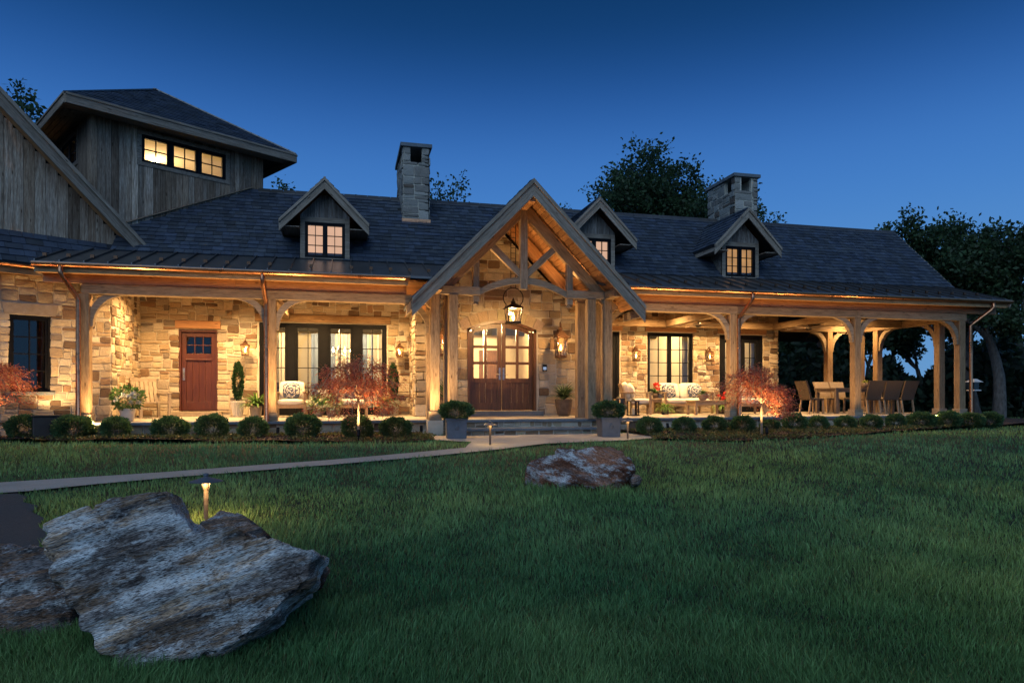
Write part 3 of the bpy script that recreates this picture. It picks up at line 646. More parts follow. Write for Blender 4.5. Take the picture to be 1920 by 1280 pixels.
m_ = MB(); F.box(m_, l0+.025, l0+.075, -.08, -.065, 1.28, 1.60); m_.tube([F.p(l0+.05, -.065, 1.50), F.p(l0+.05, -.02, 1.48), F.p(l0+.05, -.02, 1.36), F.p(l0+.05, -.065, 1.34)], .012, 8); m_.build('handle', M['steel'], rd)
# arched entry doors
ed = empty('entry_door', parent=house); ed.matrix_parent_inverse = PM[house.name]; FD = FB
n_ = 14; mb = MB()
def arcstrip(mb, r0, r1, o0, o1, half):
    for k in range(n_):
        a = -half+2*half*k/n_; b = -half+2*half*(k+1)/n_
        P = [(DX+a, ZA+math.sqrt(max(r0*r0-a*a, 0))), (DX+b, ZA+math.sqrt(max(r0*r0-b*b, 0))), (DX+b, ZA+math.sqrt(r1*r1-b*b)), (DX+a, ZA+math.sqrt(r1*r1-a*a))]
        mb.prism(P, lambda x, z, t: FD.p(x, t, z), o0, o1)
FD.box(mb, DX-DW, DX-DW+.07, -.16, .045, ZF+.13, DS+.02); FD.box(mb, DX+DW-.07, DX+DW, -.16, .045, ZF+.13, DS+.02)
arcstrip(mb, RA-.07, RA, -.16, .045, DW-.001); mb.build('door_frame', M['walnut'], ed)
zb0 = ZF+.14
for s in (-1, 1):
    mb = MB(); e0 = .008; e1 = DW-.075; st = .105
    def bx(a, b, o0, o1, z0, z1): FD.box(mb, min(DX+s*a, DX+s*b), max(DX+s*a, DX+s*b), o0, o1, z0, z1)
    zt = lambda a: ZA+math.sqrt((RA-.075)**2-a*a)
    bx(e0, e0+st, -.12, -.065, zb0, zt(e0+st)); bx(e1-st, e1, -.12, -.065, zb0, zt(e1))
    rows_z = [1.34, 1.74, 2.17]; bx(e0+st, e1-st, -.12, -.065, 1.22, 1.34); bx(e0+st, e1-st, -.12, -.065, zb0, zb0+.20)
    xm = (e0+st+e1-st)/2; bx(xm-.035, xm+.035, -.118, -.067, 1.34, zt(xm)-.05)
    for z in rows_z[1:]: bx(e0+st, e1-st, -.117, -.068, z-.035, z+.035)
    for k in range(6):
        a = e0+st+(e1-e0-2*st)*k/6; b = e0+st+(e1-e0-2*st)*(k+1)/6
        mb.prism([(DX+s*a, zt(a)-.11), (DX+s*b, zt(b)-.11), (DX+s*b, zt(b)), (DX+s*a, zt(a))], lambda x, z, t: FD.p(x, t, z), -.121, -.064)
    lf = mb.build('leaf', M['walnut'], ed)
    for k in range(4):
        a = e0+st+(e1-e0-2*st)*k/4; b = e0+st+(e1-e0-2*st)*(k+1)/4; m_ = MB(); FD.box(m_, min(DX+s*a, DX+s*b)+.003, max(DX+s*a, DX+s*b)-.003, -.11, -.088, zb0+.20, 1.22); m_.build('panel_board', M['walnut'], ed)
    for (a, b) in ((e0+st, xm-.035), (xm+.035, e1-st)):
        for r in range(3):
            za = rows_z[r]+(.035 if r else 0); zb1 = (rows_z[r+1]-.035) if r < 2 else None
            xa, xb = DX+s*a, DX+s*b
            ta, tb = (zb1, zb1) if zb1 else (zt(a)-.1, zt(b)-.1)
            MB().add([FD.p(xa, -.09, za), FD.p(xb, -.09, za), FD.p(xb, -.09, tb), FD.p(xa, -.09, ta)], [(0, 1, 2, 3)]).build('pane', M['glass'], ed)
    m_ = MB(); bxh = DX+s*(e0+.045); FD.box(m_, bxh-.022, bxh+.022, -.065, -.05, 1.30, 1.62); m_.tube([FD.p(bxh, -.05, 1.44), FD.p(bxh, -.01, 1.44), FD.p(bxh+s*.10, -.01, 1.44)], .011, 8); m_.tube([FD.p(bxh, -.05, 1.58), FD.p(bxh, -.03, 1.58)], .018, 8); m_.build('handle', M['steel'], ed)

# ---------------- rooms behind the glass
rm = MB()
def slab(x0, x1, y0, y1, z0, z1): rm.box(x0, x1, y0, y1, z0, z1)
slab(-5.3, 13.4, 23.5, 23.6, .3, 3.3); slab(-5.3, 13.3, 19.45, 23.5, 3.2, 3.3); slab(-5.3, -5.2, 19.45, 23.5, .3, 3.2)
slab(-3.0, -2.9, 19.45, 23.5, .3, 3.2); slab(2.0, 2.1, 17.85, 23.5, .3, 3.2); slab(5.95, 6.05, 17.85, 23.5, .3, 3.2); slab(10.85, 10.95, 19.45, 23.5, .3, 3.2); slab(13.1, 13.2, 19.45, 23.5, .3, 3.2)
slab(2.1, 5.95, 17.84, 19.45, 3.0, 3.2)
rm.build('inner_wall', M['plaster'], house)
MB().box(-5.2, 13.1, 19.43, 23.5, .28, .36).box(2.1, 5.95, 17.84, 19.42, .28, .36).build('inner_floor', M['floorwood'], house)
for (x, w, mat) in ((-1.05, .34, 'bluecurtain'), (-.30, .30, 'curtain'), (.02, .42, 'bluecurtain'), (.62, .3, 'curtain'), (-2.02, .25, 'curtain'), (9.05, .16, 'bluecurtain'), (10.30, .2, 'curtain'), (11.5, .2, 'curtain'), (12.75, .25, 'curtain'), (6.8, .25, 'curtain')):
    yy = 22.6 if x < 2 else 19.62; mb = MB(); nn = 12 
    for k in range(nn):
        a = x+w*k/nn*2.2; b = x+w*(k+1)/nn*2.2
        if yy < 20: a = x+w*k/nn; b = x+w*(k+1)/nn
        y0 = yy+.04*math.sin(k*2.1); y1 = yy+.04*math.sin((k+1)*2.1)
        mb.add([(a, y0, .4), (b, y1, .4), (b, y1, 2.85), (a, y0, 2.85)], [(0, 1, 2, 3)])
    mb.build('curtain', M[mat], house)
for (x, y, e) in ((-1.4, 21.4, 210), (.4, 21.4, 210), (3.98, 20.6, 1000), (7.6, 21.3, 200), (9.7, 21.2, 190), (12.0, 21.3, 60)):
    d = MB().lathe([(.10, 0), (.14, .03), (.14, .06)], 16, (x, y, 3.13)).build('ceiling_lamp', M['bulb'], house); lamp('POINT', (x, y, 2.95), e, house, color=(1, .66, .29), size=.12)
# a few things on the inner walls
for (x0, x1, z0, z1, yy, mt) in ((4.55, 5.35, .37, 2.45, 23.44, 'walnut'), (2.6, 3.25, 1.2, 2.1, 23.44, 'mahog'), (7.0, 7.9, 1.4, 2.2, 23.44, 'bluecurtain'), (8.9, 9.5, 1.3, 2.2, 23.44, 'walnut'), (9.9, 10.6, .37, 2.4, 23.44, 'dark'), (12.0, 12.7, .37, 2.4, 23.44, 'walnut'), (-2.6, -1.9, .37, 1.3, 22.9, 'walnut'), (1.0, 1.7, .37, 1.2, 22.0, 'walnut')):
    MB().box(x0, x1, yy, yy+.05, z0, z1).build('wall_panel', M[mt], house, bevel=.01)
for x in (3.35, 3.75, 4.25): MB().box(x-.05, x+.05, 20.9, 21.0, .37, 3.0).build('newel_post', M['white'], house)
# ---------------- chimneys
def chimney(x0, x1, y0, y1, zb, zt):
    PAL[0] = GREYS
    ch = empty('chimney', parent=house); ch.matrix_parent_inverse = PM[house.name]; mb = MB(); ps = []
    w = x1-x0; hx0, hx1 = x0+w*.28, x1-w*.28; hz0, hz1 = zt-.52, zt-.10
    fF = Frame((0, y0), 0); fL = Frame((x0, y1), R(-90)); D = y1-y0; holes = [(hx0, hx1, hz0, hz1)]
    wall_panel(fF, x0, x1, zb, zt-.1, holes, mb, ps, rnd, thick=.12, cell=.098, proud=.02)
    wall_panel(fL, 0, D, zb, zt-.1, [(D*.62, D*.90, hz0, hz1)], mb, ps, rnd, thick=.12, cell=.098, proud=.02)
    fR = Frame((x1, y0), R(90)); wall_panel(fR, 0, D, zb, zt-.1, [], mb, ps, rnd, thick=.12, cell=.11, proud=.02)
    mb.box(x0, x1, y1-.12, y1, zb, zt-.55)
    st_ = mb.build('masonry', M['mortar'], ch); emit('stone', ps, M['stone'], st_, 60, 'stonework')
    MB().box(x0-.07, x1+.07, y0-.07, y1+.07, zt-.1, zt).build('cap_slab', M['bluestone'], ch, bevel=.01)
    MB().box(x0-.03, x1+.03, y0-.03, y0+.05, zb-.05, zb+.14).build('flashing', M['copper'], ch); PAL[0] = STONE_COLS
chimney(1.47, 2.16, 18.05, 19.95, 5.38, 7.50)
chimney(11.2, 11.95, 18.05, 19.6, 5.38, 7.45)

# ---------------- main roof
YE, ZE = 14.88, 3.50; YS, ZS = 16.6, 4.07; YRG, ZRG = 18.9, 6.26; XL, XR = -5.3, 17.6
sl = (ZRG-ZS)/(YRG-YS); ln = math.hypot(ZRG-ZS, YRG-YS); vv = Vector((0, (YRG-YS)/ln, (ZRG-ZS)/ln)); nn_ = Vector((0, -vv.z, vv.y))
mb = MB()
def deckq(x0, x1, ya, yb, th=.10):
    za = ZS+sl*(ya-YS); zb = ZS+sl*(yb-YS); mb.pbox([(x0, ya, za-th), (x1, ya, za-th), (x1, yb, zb-th), (x0, yb, zb-th), (x0, ya, za), (x1, ya, za), (x1, yb, zb), (x0, yb, zb)])
deckq(-5.0, XC-1.28, YS, YRG); deckq(XC+1.28, XR, YS, YRG); deckq(XC-1.28, XC+1.28, 17.8, YRG)
mb.pbox([(-2.2, YRG, ZRG-.1), (XR, YRG, ZRG-.1), (XR, 22.6, 2.9), (-2.2, 22.6, 2.9), (-2.2, YRG, ZRG), (XR, YRG, ZRG), (XR, 22.6, 3.0), (-2.2, 22.6, 3.0)])
roof = mb.build('roof', M['deck'], house)
TS = Vector((-2.39, 18.9, 0)); TU = Vector((math.cos(R(32)), math.sin(R(32)), 0)); TN = Vector((math.sin(R(32)), -math.cos(R(32)), 0))
def in_tower(x, y):
    q = Vector((x, y, 0))-TS; return -3.66 < q.dot(TU) < .32 and q.dot(TN) < 0
DORM = [-.46, 6.26, 10.49]
def hole_main(a, b):
    X = a; Y = YS+vv.y*b; Z = ZS+vv.z*b
    if in_tower(X, Y): return True
    if abs(X-XC) < 1.35 and Z < 5.50-1.02*abs(X-XC) and Y < 17.9: return True
    if any(abs(X-d) < .5 and Z < 5.0 for d in DORM): return True
    for (c0, c1) in ((1.47, 2.16), (11.2, 11.95)):
        if c0 < X < c1 and Y > 18.1: return True
    return False
sp = slates((0, YS, ZS), Vector((1, 0, 0)), vv, nn_, int(ln/.165)+1, lambda b: (-5.0, XR) if b < ln-.02 else None, rnd, holes=[hole_main])
emit('slate', sp, M['slate'], roof, 300, 'slate_field')
for k in range(64):
    x0 = -2.2+k*(XR+2.2)/64; x1 = x0+(XR+2.2)/64
    if x0 > 1.3 and x0 < 2.1 or 11 < x0 < 11.9: continue
    mb = MB(); mb.pbox([(x0+.004, YRG-.13, ZRG-.115), (x1-.004, YRG-.13, ZRG-.115), (x1-.004, YRG, ZRG+.02), (x0+.004, YRG, ZRG+.02), (x0+.004, YRG-.13, ZRG-.09), (x1-.004, YRG-.13, ZRG-.09), (x1-.004, YRG, ZRG+.04), (x0+.004, YRG, ZRG+.04)]); mb.build('ridge_slate', M['seam'], roof)
# gable verge at the far end
for s_, (ya, za, yb, zb) in enumerate(((YS-.1, ZS-.1, YRG, ZRG), (22.6, 2.9, YRG, ZRG))):
    timber('verge_board', (XR-.02, ya, za-.13), (XR-.02, yb, zb-.13), .045, .22, M['trim'], roof)
MB().add([(16.9, 16.5, 3.3), (16.9, 22.4, 3.0), (16.9, 18.9, 6.1)], [(0, 1, 2)]).build('gable_infill', M['trim'], house)
# standing seam porch roof
pr = MB(); psl = (ZS-ZE)/(YS-YE)
def porch_strip(x0e, x0t, x1e, x1t):
    pr.pbox([(x0e, YE-.1, ZE-.05-psl*.1), (x1e, YE-.1, ZE-.05-psl*.1), (x1t, YS+.12, ZS-.02), (x0t, YS+.12, ZS-.02), (x0e, YE-.1, ZE-psl*.1), (x1e, YE-.1, ZE-psl*.1), (x1t, YS+.12, ZS+.03), (x0t, YS+.12, ZS+.03)])
porch_strip(-5.8, -5.8, XC-1.85, XC-1.22); porch_strip(XC+1.85, XC+1.22, XR, XR)
pro = pr.build('porch_roof', M['seam'], house)
x = -5.75
while x < XR:
    de = abs(x-XC)
    if de > 1.75:
        MB().pbox([(x-.011, YE-.1, ZE-psl*.1-.005), (x+.011, YE-.1, ZE-psl*.1-.005), (x+.011, YS+.02, ZS), (x-.011, YS+.02, ZS), (x-.011, YE-.1, ZE-psl*.1+.036), (x+.011, YE-.1, ZE-psl*.1+.036), (x+.011, YS+.02, ZS+.045), (x-.011, YS+.02, ZS+.045)]).build('standing_seam', M['seam'], pro)
        for yy in (15.25,) if rnd.random() < .97 else ():
            zz = ZE+psl*(yy-YE); MB().box(x-.035, x+.035, yy-.02, yy+.02, zz+.02, zz+.085).build('snow_guard', M['copperdark'], pro)
    x += .42
timber('end_fascia', (XR-.03, YE-.08, ZE-.13), (XR-.03, YS, ZS-.13), .04, .2, M['trim'], pro)
# ---------------- eaves: fascia, soffit, frieze, gutter
for (x0, x1, gx0, gx1) in ((-5.78, 1.32, -5.8, 1.36), (6.50, 17.58, 6.42, 17.62)):
    L = x1-x0; nseg = max(1, round(L/3.6))
    for k in range(nseg):
        a = x0+L*k/nseg; b = x0+L*(k+1)/nseg
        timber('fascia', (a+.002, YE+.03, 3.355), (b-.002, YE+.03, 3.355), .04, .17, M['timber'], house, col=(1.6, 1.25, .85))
        timber('frieze_board', (a+.002, 15.265, 3.245), (b-.002, 15.265, 3.245), .05, .235, M['cedar'], house)
        for j in range(4):
            y0 = YE+.055+j*.115; timber('soffit_board', (a+.002, y0+.055, 3.29+.02*j), (b-.002, y0+.055, 3.29+.02*j), .11, .02, M['cedar'], house, ch=.003)
    g = MB(); n_g = 9                         # half round copper gutter
    prof = [(.065*math.cos(math.pi+math.pi*k/n_g), .065*math.sin(math.pi+math.pi*k/n_g)) for k in range(n_g+1)]
    prof = [(-.065, .012)]+prof+[(.065, .012)]+[(.056, .012)]+[(.056*math.cos(-math.pi*k/n_g), .056*math.sin(-math.pi*k/n_g)) for k in range(n_g+1)]+[(-.056, .012)]
    g.prism(prof, lambda a, b, t: Vector((t, YE-.065+a, 3.435+b)), gx0, gx1); go = g.build('gutter', M['copper'], house, smooth=False)
    k = gx0+.4
    while k < gx1:
        MB().box(k-.012, k+.012, YE-.14, YE+.0, 3.447, 3.455).build('gutter_strap', M['copper'], go); k += .75
# left end return board
timber('fascia', (-5.79, YE+.05, 3.36), (-5.79, 16.1, 3.36), .04, .17, M['timber'], house)
# ---------------- porch frame
def brace(parent, base, d, zt=2.92, mat=None, r=.54, th=.115, w=.13, drop=.64):
    """curved knee brace from a post face at base (x,y) along the unit direction d"""
    mat = mat or M['timber']; A = r+.05; lo = []; hi = []; m = 9; sy = (drop-.02)/r
    for k in range(m+1):
        t = math.pi/2*k/m; lo.append((A-r*math.cos(t), zt-drop+sy*r*math.sin(t)))
        r2 = r+w; hi.append((max(A-r2*math.cos(t), .0), min(zt-drop+(sy*r+w*.95)*math.sin(t)*1.0, zt)))
    lo[-1] = (A, zt); poly = lo+[(A-.0, zt)]+hi[::-1]
    q = []
    for p in poly:
        if not q or (abs(p[0]-q[-1][0])+abs(p[1]-q[-1][1])) > .004: q.append(p)
    d = Vector(d); s = Vector((-d.y, d.x, 0)); B = Vector(base)
    mb = MB()
    for k in range(m):
        P = [lo[k], lo[k+1], hi[k+1], hi[k]]
        f = lambda a, z, t: B+d*a+s*t+Vector((0, 0, z))
        mb.prism(P, f, -th/2, th/2)
    o = mb.build('brace', mat, parent); bm = bmesh.new(); bm.from_mesh(o.data); bmesh.ops.remove_doubles(bm, verts=bm.verts, dist=.002); bm.to_mesh(o.data); bm.free(); recalc(o); return o
PW = .20
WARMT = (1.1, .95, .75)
def post(x, y, braces, z0=ZF, z1=2.92, w=PW, parent=house, base=True):
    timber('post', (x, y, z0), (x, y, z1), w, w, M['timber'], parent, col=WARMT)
    if base:
        MB().box(x-w/2-.03, x+w/2+.03, y-w/2-.03, y+w/2+.03, z0, z0+.17).build('post_base', M['timber'], parent, bevel=.01)
    for d in braces: brace(parent, (x+d[0]*w/2, y+d[1]*w/2, 0), (d[0], d[1], 0), zt=z1)
YP = 15.32
for (x, br) in ((-5.06, [(1, 0)]), (XA(509, YP), [(-1, 0), (1, 0)]), (XA(1372, YP), [(-1, 0), (1, 0)]), (XA(1604, YP), [(-1, 0), (1, 0), (0, 1)])):
    post(x, YP, br)
post(16.42, YP, [(-1, 0), (0, 1)]); post(16.42, 15.98, [(0, 1)]); post(16.42, 18.3, [(0, -1)]); post(16.42, 19.05, [(-1, 0)]); post(15.2, 19.05, [(-1, 0), (1, 0)])
# beams
def beamline(p, q, w=.2, h=.2, n=1, mat='timber', name='beam', col=(1.05, .95, .8)):
    p = Vector(p); q = Vector(q)
    for k in range(n): timber(name, p+(q-p)*(k/n)+(q-p).normalized()*.002, p+(q-p)*((k+1)/n)-(q-p).normalized()*.002, w, h, M[mat], house, col=col)
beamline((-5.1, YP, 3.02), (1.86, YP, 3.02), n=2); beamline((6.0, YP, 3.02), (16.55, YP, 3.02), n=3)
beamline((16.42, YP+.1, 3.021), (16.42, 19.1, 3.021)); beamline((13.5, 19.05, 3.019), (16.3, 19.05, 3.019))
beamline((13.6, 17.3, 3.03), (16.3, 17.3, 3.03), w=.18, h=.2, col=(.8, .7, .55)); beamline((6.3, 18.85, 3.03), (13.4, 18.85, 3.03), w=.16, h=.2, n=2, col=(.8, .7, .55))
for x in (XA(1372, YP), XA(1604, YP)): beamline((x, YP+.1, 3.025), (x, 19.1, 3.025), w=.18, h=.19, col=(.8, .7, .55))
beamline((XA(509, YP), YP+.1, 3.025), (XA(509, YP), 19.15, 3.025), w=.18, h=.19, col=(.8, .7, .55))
y = 15.46
while y < 19.15:
    for (x0, x1) in ((-5.1, XC-2.0), (XC+2.0, 16.5)):
        timber('ceiling_board', (x0, y+.07, 3.49), (x1, y+.07, 3.49), .136, .025, M['cedar'], house, ch=.006)
    y += .14
# ---------------- downspouts
def downspout(pts, r=.045):
    mb = MB().tube(pts, r, 12); o = mb.build('downspout', M['copper'], house, smooth=True)
    for z in (.9, 2.3): 
        if pts[-2][2] > z: MB().lathe([(r+.008, -.02), (r+.008, .02)], 12, (pts[-2][0], pts[-2][1], z)).build('downspout_strap', M['copper'], o)
for (x0, x1, yb) in ((-5.32, -5.12, 15.12), (XA(497, 15.1)-.02, XA(499, 15.1), 15.12), (XA(1410, 15)-.1, XA(1385, 15.1)+.02, 15.12), (17.0, 16.58, 15.12)):
    downspout([(x0, YE-.07, 3.40), (x0, YE-.07, 3.26), (x0+(x1-x0)*.15, YE-.04, 3.18), (x0+(x1-x0)*.85, yb-.02, 2.86), (x1, yb, 2.78), (x1, yb, 2.0), (x1, yb, ZF+.02), (x1, yb-.05, .25), (x1, yb-.13, .16)])
# ---------------- dormers
def dormer(cx, lit):
    d = empty('dormer', parent=house); d.matrix_parent_inverse = PM[house.name]
    yf, hw, zb, ze, zp = 16.65, .56, 4.02, 5.0, 5.56; ysl = lambda z: YS+(z-ZS)/sl
    mb = MB()                                  # cheeks
    for s in (-1, 1):
        x = cx+s*hw; x2 = x-s*.04
        P = [(yf, zb), (yf, ze+.05), (ysl(ze)+.05, ze+.05)]
        mb.prism([(a, b) for a, b in P], lambda a, b, t: Vector((t, a, b)), min(x, x2), max(x, x2))
    mb.build('cheek', M['barn'], d)
    F = Frame((0, yf), 0); wx0, wx1, wz0, wz1 = cx-.455, cx+.455, 4.12, 4.95
    for (a0, a1, z0, z1) in ((cx-hw, wx0, zb, 5.06), (wx1, cx+hw, zb, 5.06), (wx0, wx1, zb, wz0), (wx0, wx1, wz1, 5.06)):
        m_ = MB(); F.box(m_, a0, a1, -.03, .02, z0, z1); m_.build('casing_board', M['trim'], d)
    nb = 7
    for k in range(nb):
        a0 = cx-hw+2*hw*k/nb; a1 = a0+2*hw/nb; h0 = zp+.12-abs(a0-cx)*1.02; h1 = zp+.12-abs(a1-cx)*1.02; g = rnd.uniform(.7, 1.2)
        o = MB().prism([(a0+.003, 5.06), (a1-.003, 5.06), (a1-.003, max(h1, 5.07)), (a0+.003, max(h0, 5.07))], lambda a, b, t: F.p(a, t, b), -.03, .01+rnd.uniform(0, .006)).build('board', M['barnv'], d); o.color = (g, g, g, 1)
    w = sash_window(F, wx0, wx1, wz0, wz1, 2, 2, 3, d, 'window_frame', rec=-.03, fw=.03, sw=.04, mull=.03, mw=.016)
    m_ = MB(); F.box(m_, wx0, wx1, -.20, -.16, wz0, wz1); m_.build('lit_blind', M[lit], d)
    # roof
    X0 = cx; ridge = 5.90; ov = 1.0; yb = ysl(ridge)+.05
    for s in (-1, 1):
        tail = ridge-ov*1.02
        m_ = MB(); P = [(0, 0, ridge), (s*ov, 0, tail)]
        a, b = Vector((cx, 16.28, ridge)), Vector((cx+s*ov, 16.28, tail)); c, e = Vector((cx+s*ov, ysl(tail), tail)), Vector((cx, yb, ridge)); dn = Vector((0, 0, -.07))
        m_.pbox([a+dn, b+dn, c+dn, e+dn, a, b, c, e]); m_.build('roof_deck', M['dark'], d)
        u = Vector((0, 1, 0)) if s > 0 else Vector((0, -1, 0)); v_ = Vector((-s, 0, 1.02)).normalized(); n2 = Vector((s*1.02, 0, 1)).normalized()
        L = math.hypot(ov, ov*1.02); rows = int(L/.165)+1
        def xr(bb, s=s):
            z = tail+v_.z*bb; ye = ysl(z)
            return (16.26, ye) if s > 0 else (-ye, -16.26)
        ps = slates((cx+s*ov, 0, tail), u, v_, n2, rows, xr, rnd, vmax=L)
        emit('slate', ps, M['slate'], d, 0, 'slate_field')
        off = Vector((0, 0, -.10)); 
        rake('barge_board', a+Vector((0, 0, -.05)), b+Vector((0, 0, -.05)), .215, .04, (0, -1, 0), M['trim'], d)
        rake('barge_board', a+Vector((0, 0, .0)), b+Vector((0, 0, .0)), .075, .075, (0, -1, 0), M['trim'], d)
        timber('eave_fascia', b+Vector((-s*.02, .02, -.10)), c+Vector((-s*.02, 0, -.10)), .03, .15, M['trim'], d)
        timber('soffit_board', b+Vector((-s*.24, .03, -.13)), c+Vector((-s*.24, 0, -.13)), .40, .02, M['trim'], d)
    MB().bar((cx, 16.27, ridge+.012), (cx, yb, ridge+.012), .05, .02).build('ridge_cap', M['seam'], d)
M['barnv'] = pmat('barnv', [(.08, .06, .05), (.22, .175, .145), (.36, .315, .275), (.50, .465, .43)], 4, stretch=(7, 7, .5), ocol=True, orand=.3, rough=.9, bump=.6, bscale=16, fine=(18, .55), pos=(.25, .75))
M['lit_pink'] = emat('lit_pink', (1, .58, .36), .85, .15, 2); M['lit_amber'] = emat('lit_amber', (1, .50, .14), .62, .35, 3)
for cx, lit in zip(DORM, ('lit_pink', 'lit_pink', 'lit_amber')): dormer(cx, lit)
# ================================================================== ENTRY PORTICO
portico = empty('entry_portico', (XC, 15, 0), 'timber framed gable porch with arched truss over the front steps', 'porch', keep_world=True)
YG = 14.2; HP = 5.56; SLP = 1.02; OV = 2.60
for s in (-1, 1):
    m_ = MB(); a = Vector((XC, YG, HP)); b = Vector((XC+s*OV, YG, HP-OV*SLP)); yb = 18.4
    c = Vector((XC+s*OV, 16.2, HP-OV*SLP)); e = Vector((XC, yb, HP)); dn = Vector((0, 0, -.06))
    ang = Vector((s, 0, -SLP)).normalized(); nrm = Vector((s*SLP, 0, 1)).normalized()
    m_.pbox([a+dn, b+dn, c+dn, e+dn, a, b, c, e]); m_.build('roof_deck', M['deck'], portico)
    L = math.hypot(OV, OV*SLP); tail = HP-OV*SLP; v_ = Vector((-s, 0, SLP)).normalized(); u = Vector((0, s, 0))
    def xr(bb, s=s):
        z = tail+v_.z*bb; ye = min(18.3, max(16.2, YS+(z-ZS)/sl))
        return (YG-.03, ye) if s > 0 else (-ye, -(YG-.03))
    ps = slates((XC+s*OV, 0, tail), u, v_, nrm, int(L/.165)+1, xr, rnd, vmax=L); emit('slate', ps, M['slate'], portico, 0, 'slate_field')
    # barge boards at the front
    q0 = a+Vector((0, -.03, -.19)); q1 = b+Vector((0, -.03, -.19))
    rake('barge_board', a+Vector((0, 0, -.07)), b+Vector((0, 0, -.07)), .31, .05, (0, -1, 0), M['trim'], portico); rake('barge_board', a, b, .10, .09, (0, -1, 0), M['trim'], portico)
    timber('eave_fascia', b+Vector((0, .02, -.14)), Vector((b.x, 15.4, b.z-.14)), .04, .20, M['timber'], portico)
    # cedar lining under the slope
    k = .0; w = .135
    while k < L-.12:
        p = a+ang*(k+w/2)-nrm*.115
        timber('lining_board', p+Vector((0, .0, 0)), Vector((p.x, 17.58, p.z)), w-.006, .022, M['cedar'], portico, up=nrm, ch=.005); k += w
    # principal rafters of the truss, and two more behind
    for yy, mt in ((15.05, 'timber'), (16.5, 'cedar')):
        p0 = Vector((XC, yy, HP-.43)); p1 = Vector((XC+s*2.2, yy, HP-.43-2.2*SLP)); timber('rafter', p0, p1, .16, .24, M[mt], portico, col=(1.05, .9, .7))
    timber('plate_beam', (XC+s*2.02, 14.35, 3.215), (XC+s*2.02, 17.55, 3.215), .18, .185, M['timber'], portico, col=WARMT)
    timber('tie_beam', (XC+s*2.16, 15.03, 3.216), (XC+s*1.02, 15.03, 3.216), .19, .19, M['timber'], portico)
    xq = XC+s*1.10; zq = HP-.43-1.10*SLP
    timber('queen_post', (xq, 15.05, 2.98), (xq, 15.05, zq), .145, .145, M['timber'], portico)
    MB().lathe([(.03, 0), (.075, .03), (.075, .05), (.03, .09)], 4, (xq, 15.05, 2.90)).build('pendant_drop', M['timber'], portico)
    timber('strut', (XC+s*.06, 15.05, 3.62), (XC+s*.78, 15.05, HP-.62-.78*SLP+.15), .12, .15, M['timber'], portico)
    # arched lower chord
    mb = MB(); n_ = 10
    for k in range(n_):
        def zz(t, h): return 3.12+.30*(1-(1-t)**2)+h
        t0, t1 = k/n_, (k+1)/n_; x0, x1 = XC+s*1.04*(1-t0), XC+s*1.04*(1-t1)
        mb.prism([(x0, zz(t0, 0)), (x1, zz(t1, 0)), (x1, zz(t1, .15)), (x0, zz(t0, .15))], lambda a_, b_2, t: Vector((a_, t, b_2)), 14.985, 15.115)
    o = mb.build('arched_chord', M['timber'], portico); bm = bmesh.new(); bm.from_mesh(o.data); bmesh.ops.remove_doubles(bm, verts=bm.verts, dist=.001); bm.to_mesh(o.data); bm.free(); recalc(o)
    for i, (dx, yy) in enumerate(((2.02, 15.03), (1.62, 15.03), (2.02, 15.75), (1.62, 15.75))):
        x = XC+s*dx
        timber('post', (x, yy, ZF), (x, yy, 3.12), .205, .205, M['timber'], portico, col=(1.1, 1.0, .85))
        if dx > 2 and yy < 15.5:
            MB().box(x-.14, x+.14, yy-.14, yy+.14, ZF, ZF+.2).build('post_base', M['timber'], portico, bevel=.012)
    timber('cross_plate', (XC+s*1.5, 15.75, 3.21), (XC+s*2.12, 15.75, 3.21), .16, .18, M['timber'], portico)
    brace(portico, (XC+s*2.02+s*.1, 15.32, 0), (s, 0, 0), zt=2.92)
timber('king_post', (XC, 15.05, 3.30), (XC, 15.05, HP-.34), .175, .175, M['timber'], portico)
timber('ridge_beam', (XC, YG+.05, HP-.36), (XC, 17.5, HP-.36), .14, .22, M['cedar'], portico)
MB().box(XC+1.86-.0, XC+2.2, 14.85, 15.25, -.02, ZF-.001).build('pier', M['mortar'], portico); MB().box(XC-2.2, XC-1.86, 14.85, 15.25, -.02, ZF-.001).build('pier', M['mortar'], portico)

# ================================================================== BARN BOARD TOWER
tower = empty('timber_tower', (-4.9, 19.7, 0), 'square barn board tower with hipped slate roof and lit windows', 'tower', keep_world=True)
FT = Frame((-2.39, 18.9), R(32)); S0, S1 = -3.66, .316; ZT0, ZT1 = 4.0, 7.20; WIN = (-2.63, -.67, 6.33, 6.97)
cols_b = [(.8, .74, .68), (1, .93, .86), (1.15, 1.08, 1.0), (.9, .78, .66), (1.05, 1.0, .95), (.72, .62, .53), (1.3, 1.24, 1.16)]
def boards(fr, a0, a1, z0, z1, hole, parent, wmin=.11, wmax=.20, ztop=None, zbot=None):
    a = a0
    while a < a1-.02:
        w = rnd.uniform(wmin, wmax); b = min(a+w, a1)
        if a1-b < .08: b = a1
        c = rnd.choice(cols_b); k = rnd.uniform(.8, 1.15); c = tuple(x*k for x in c); t = .022+rnd.uniform(0, .01)
        m = (a+b)/2; zt = ztop(m) if ztop else z1; zb = zbot(m) if zbot else z0
        segs = [(zb, zt)]
        if hole and hole[0]-.02 < m < hole[1]+.02: segs = [(zb, hole[2]), (hole[3], zt)]
        for (p, q) in segs:
            if q-p > .03: timber('board', fr.p(m, t/2, p), fr.p(m, t/2, q), b-a-.006 if True else 0, t, M['barn'], parent, up=tuple(fr.n), col=c, ch=.004)
        a = b
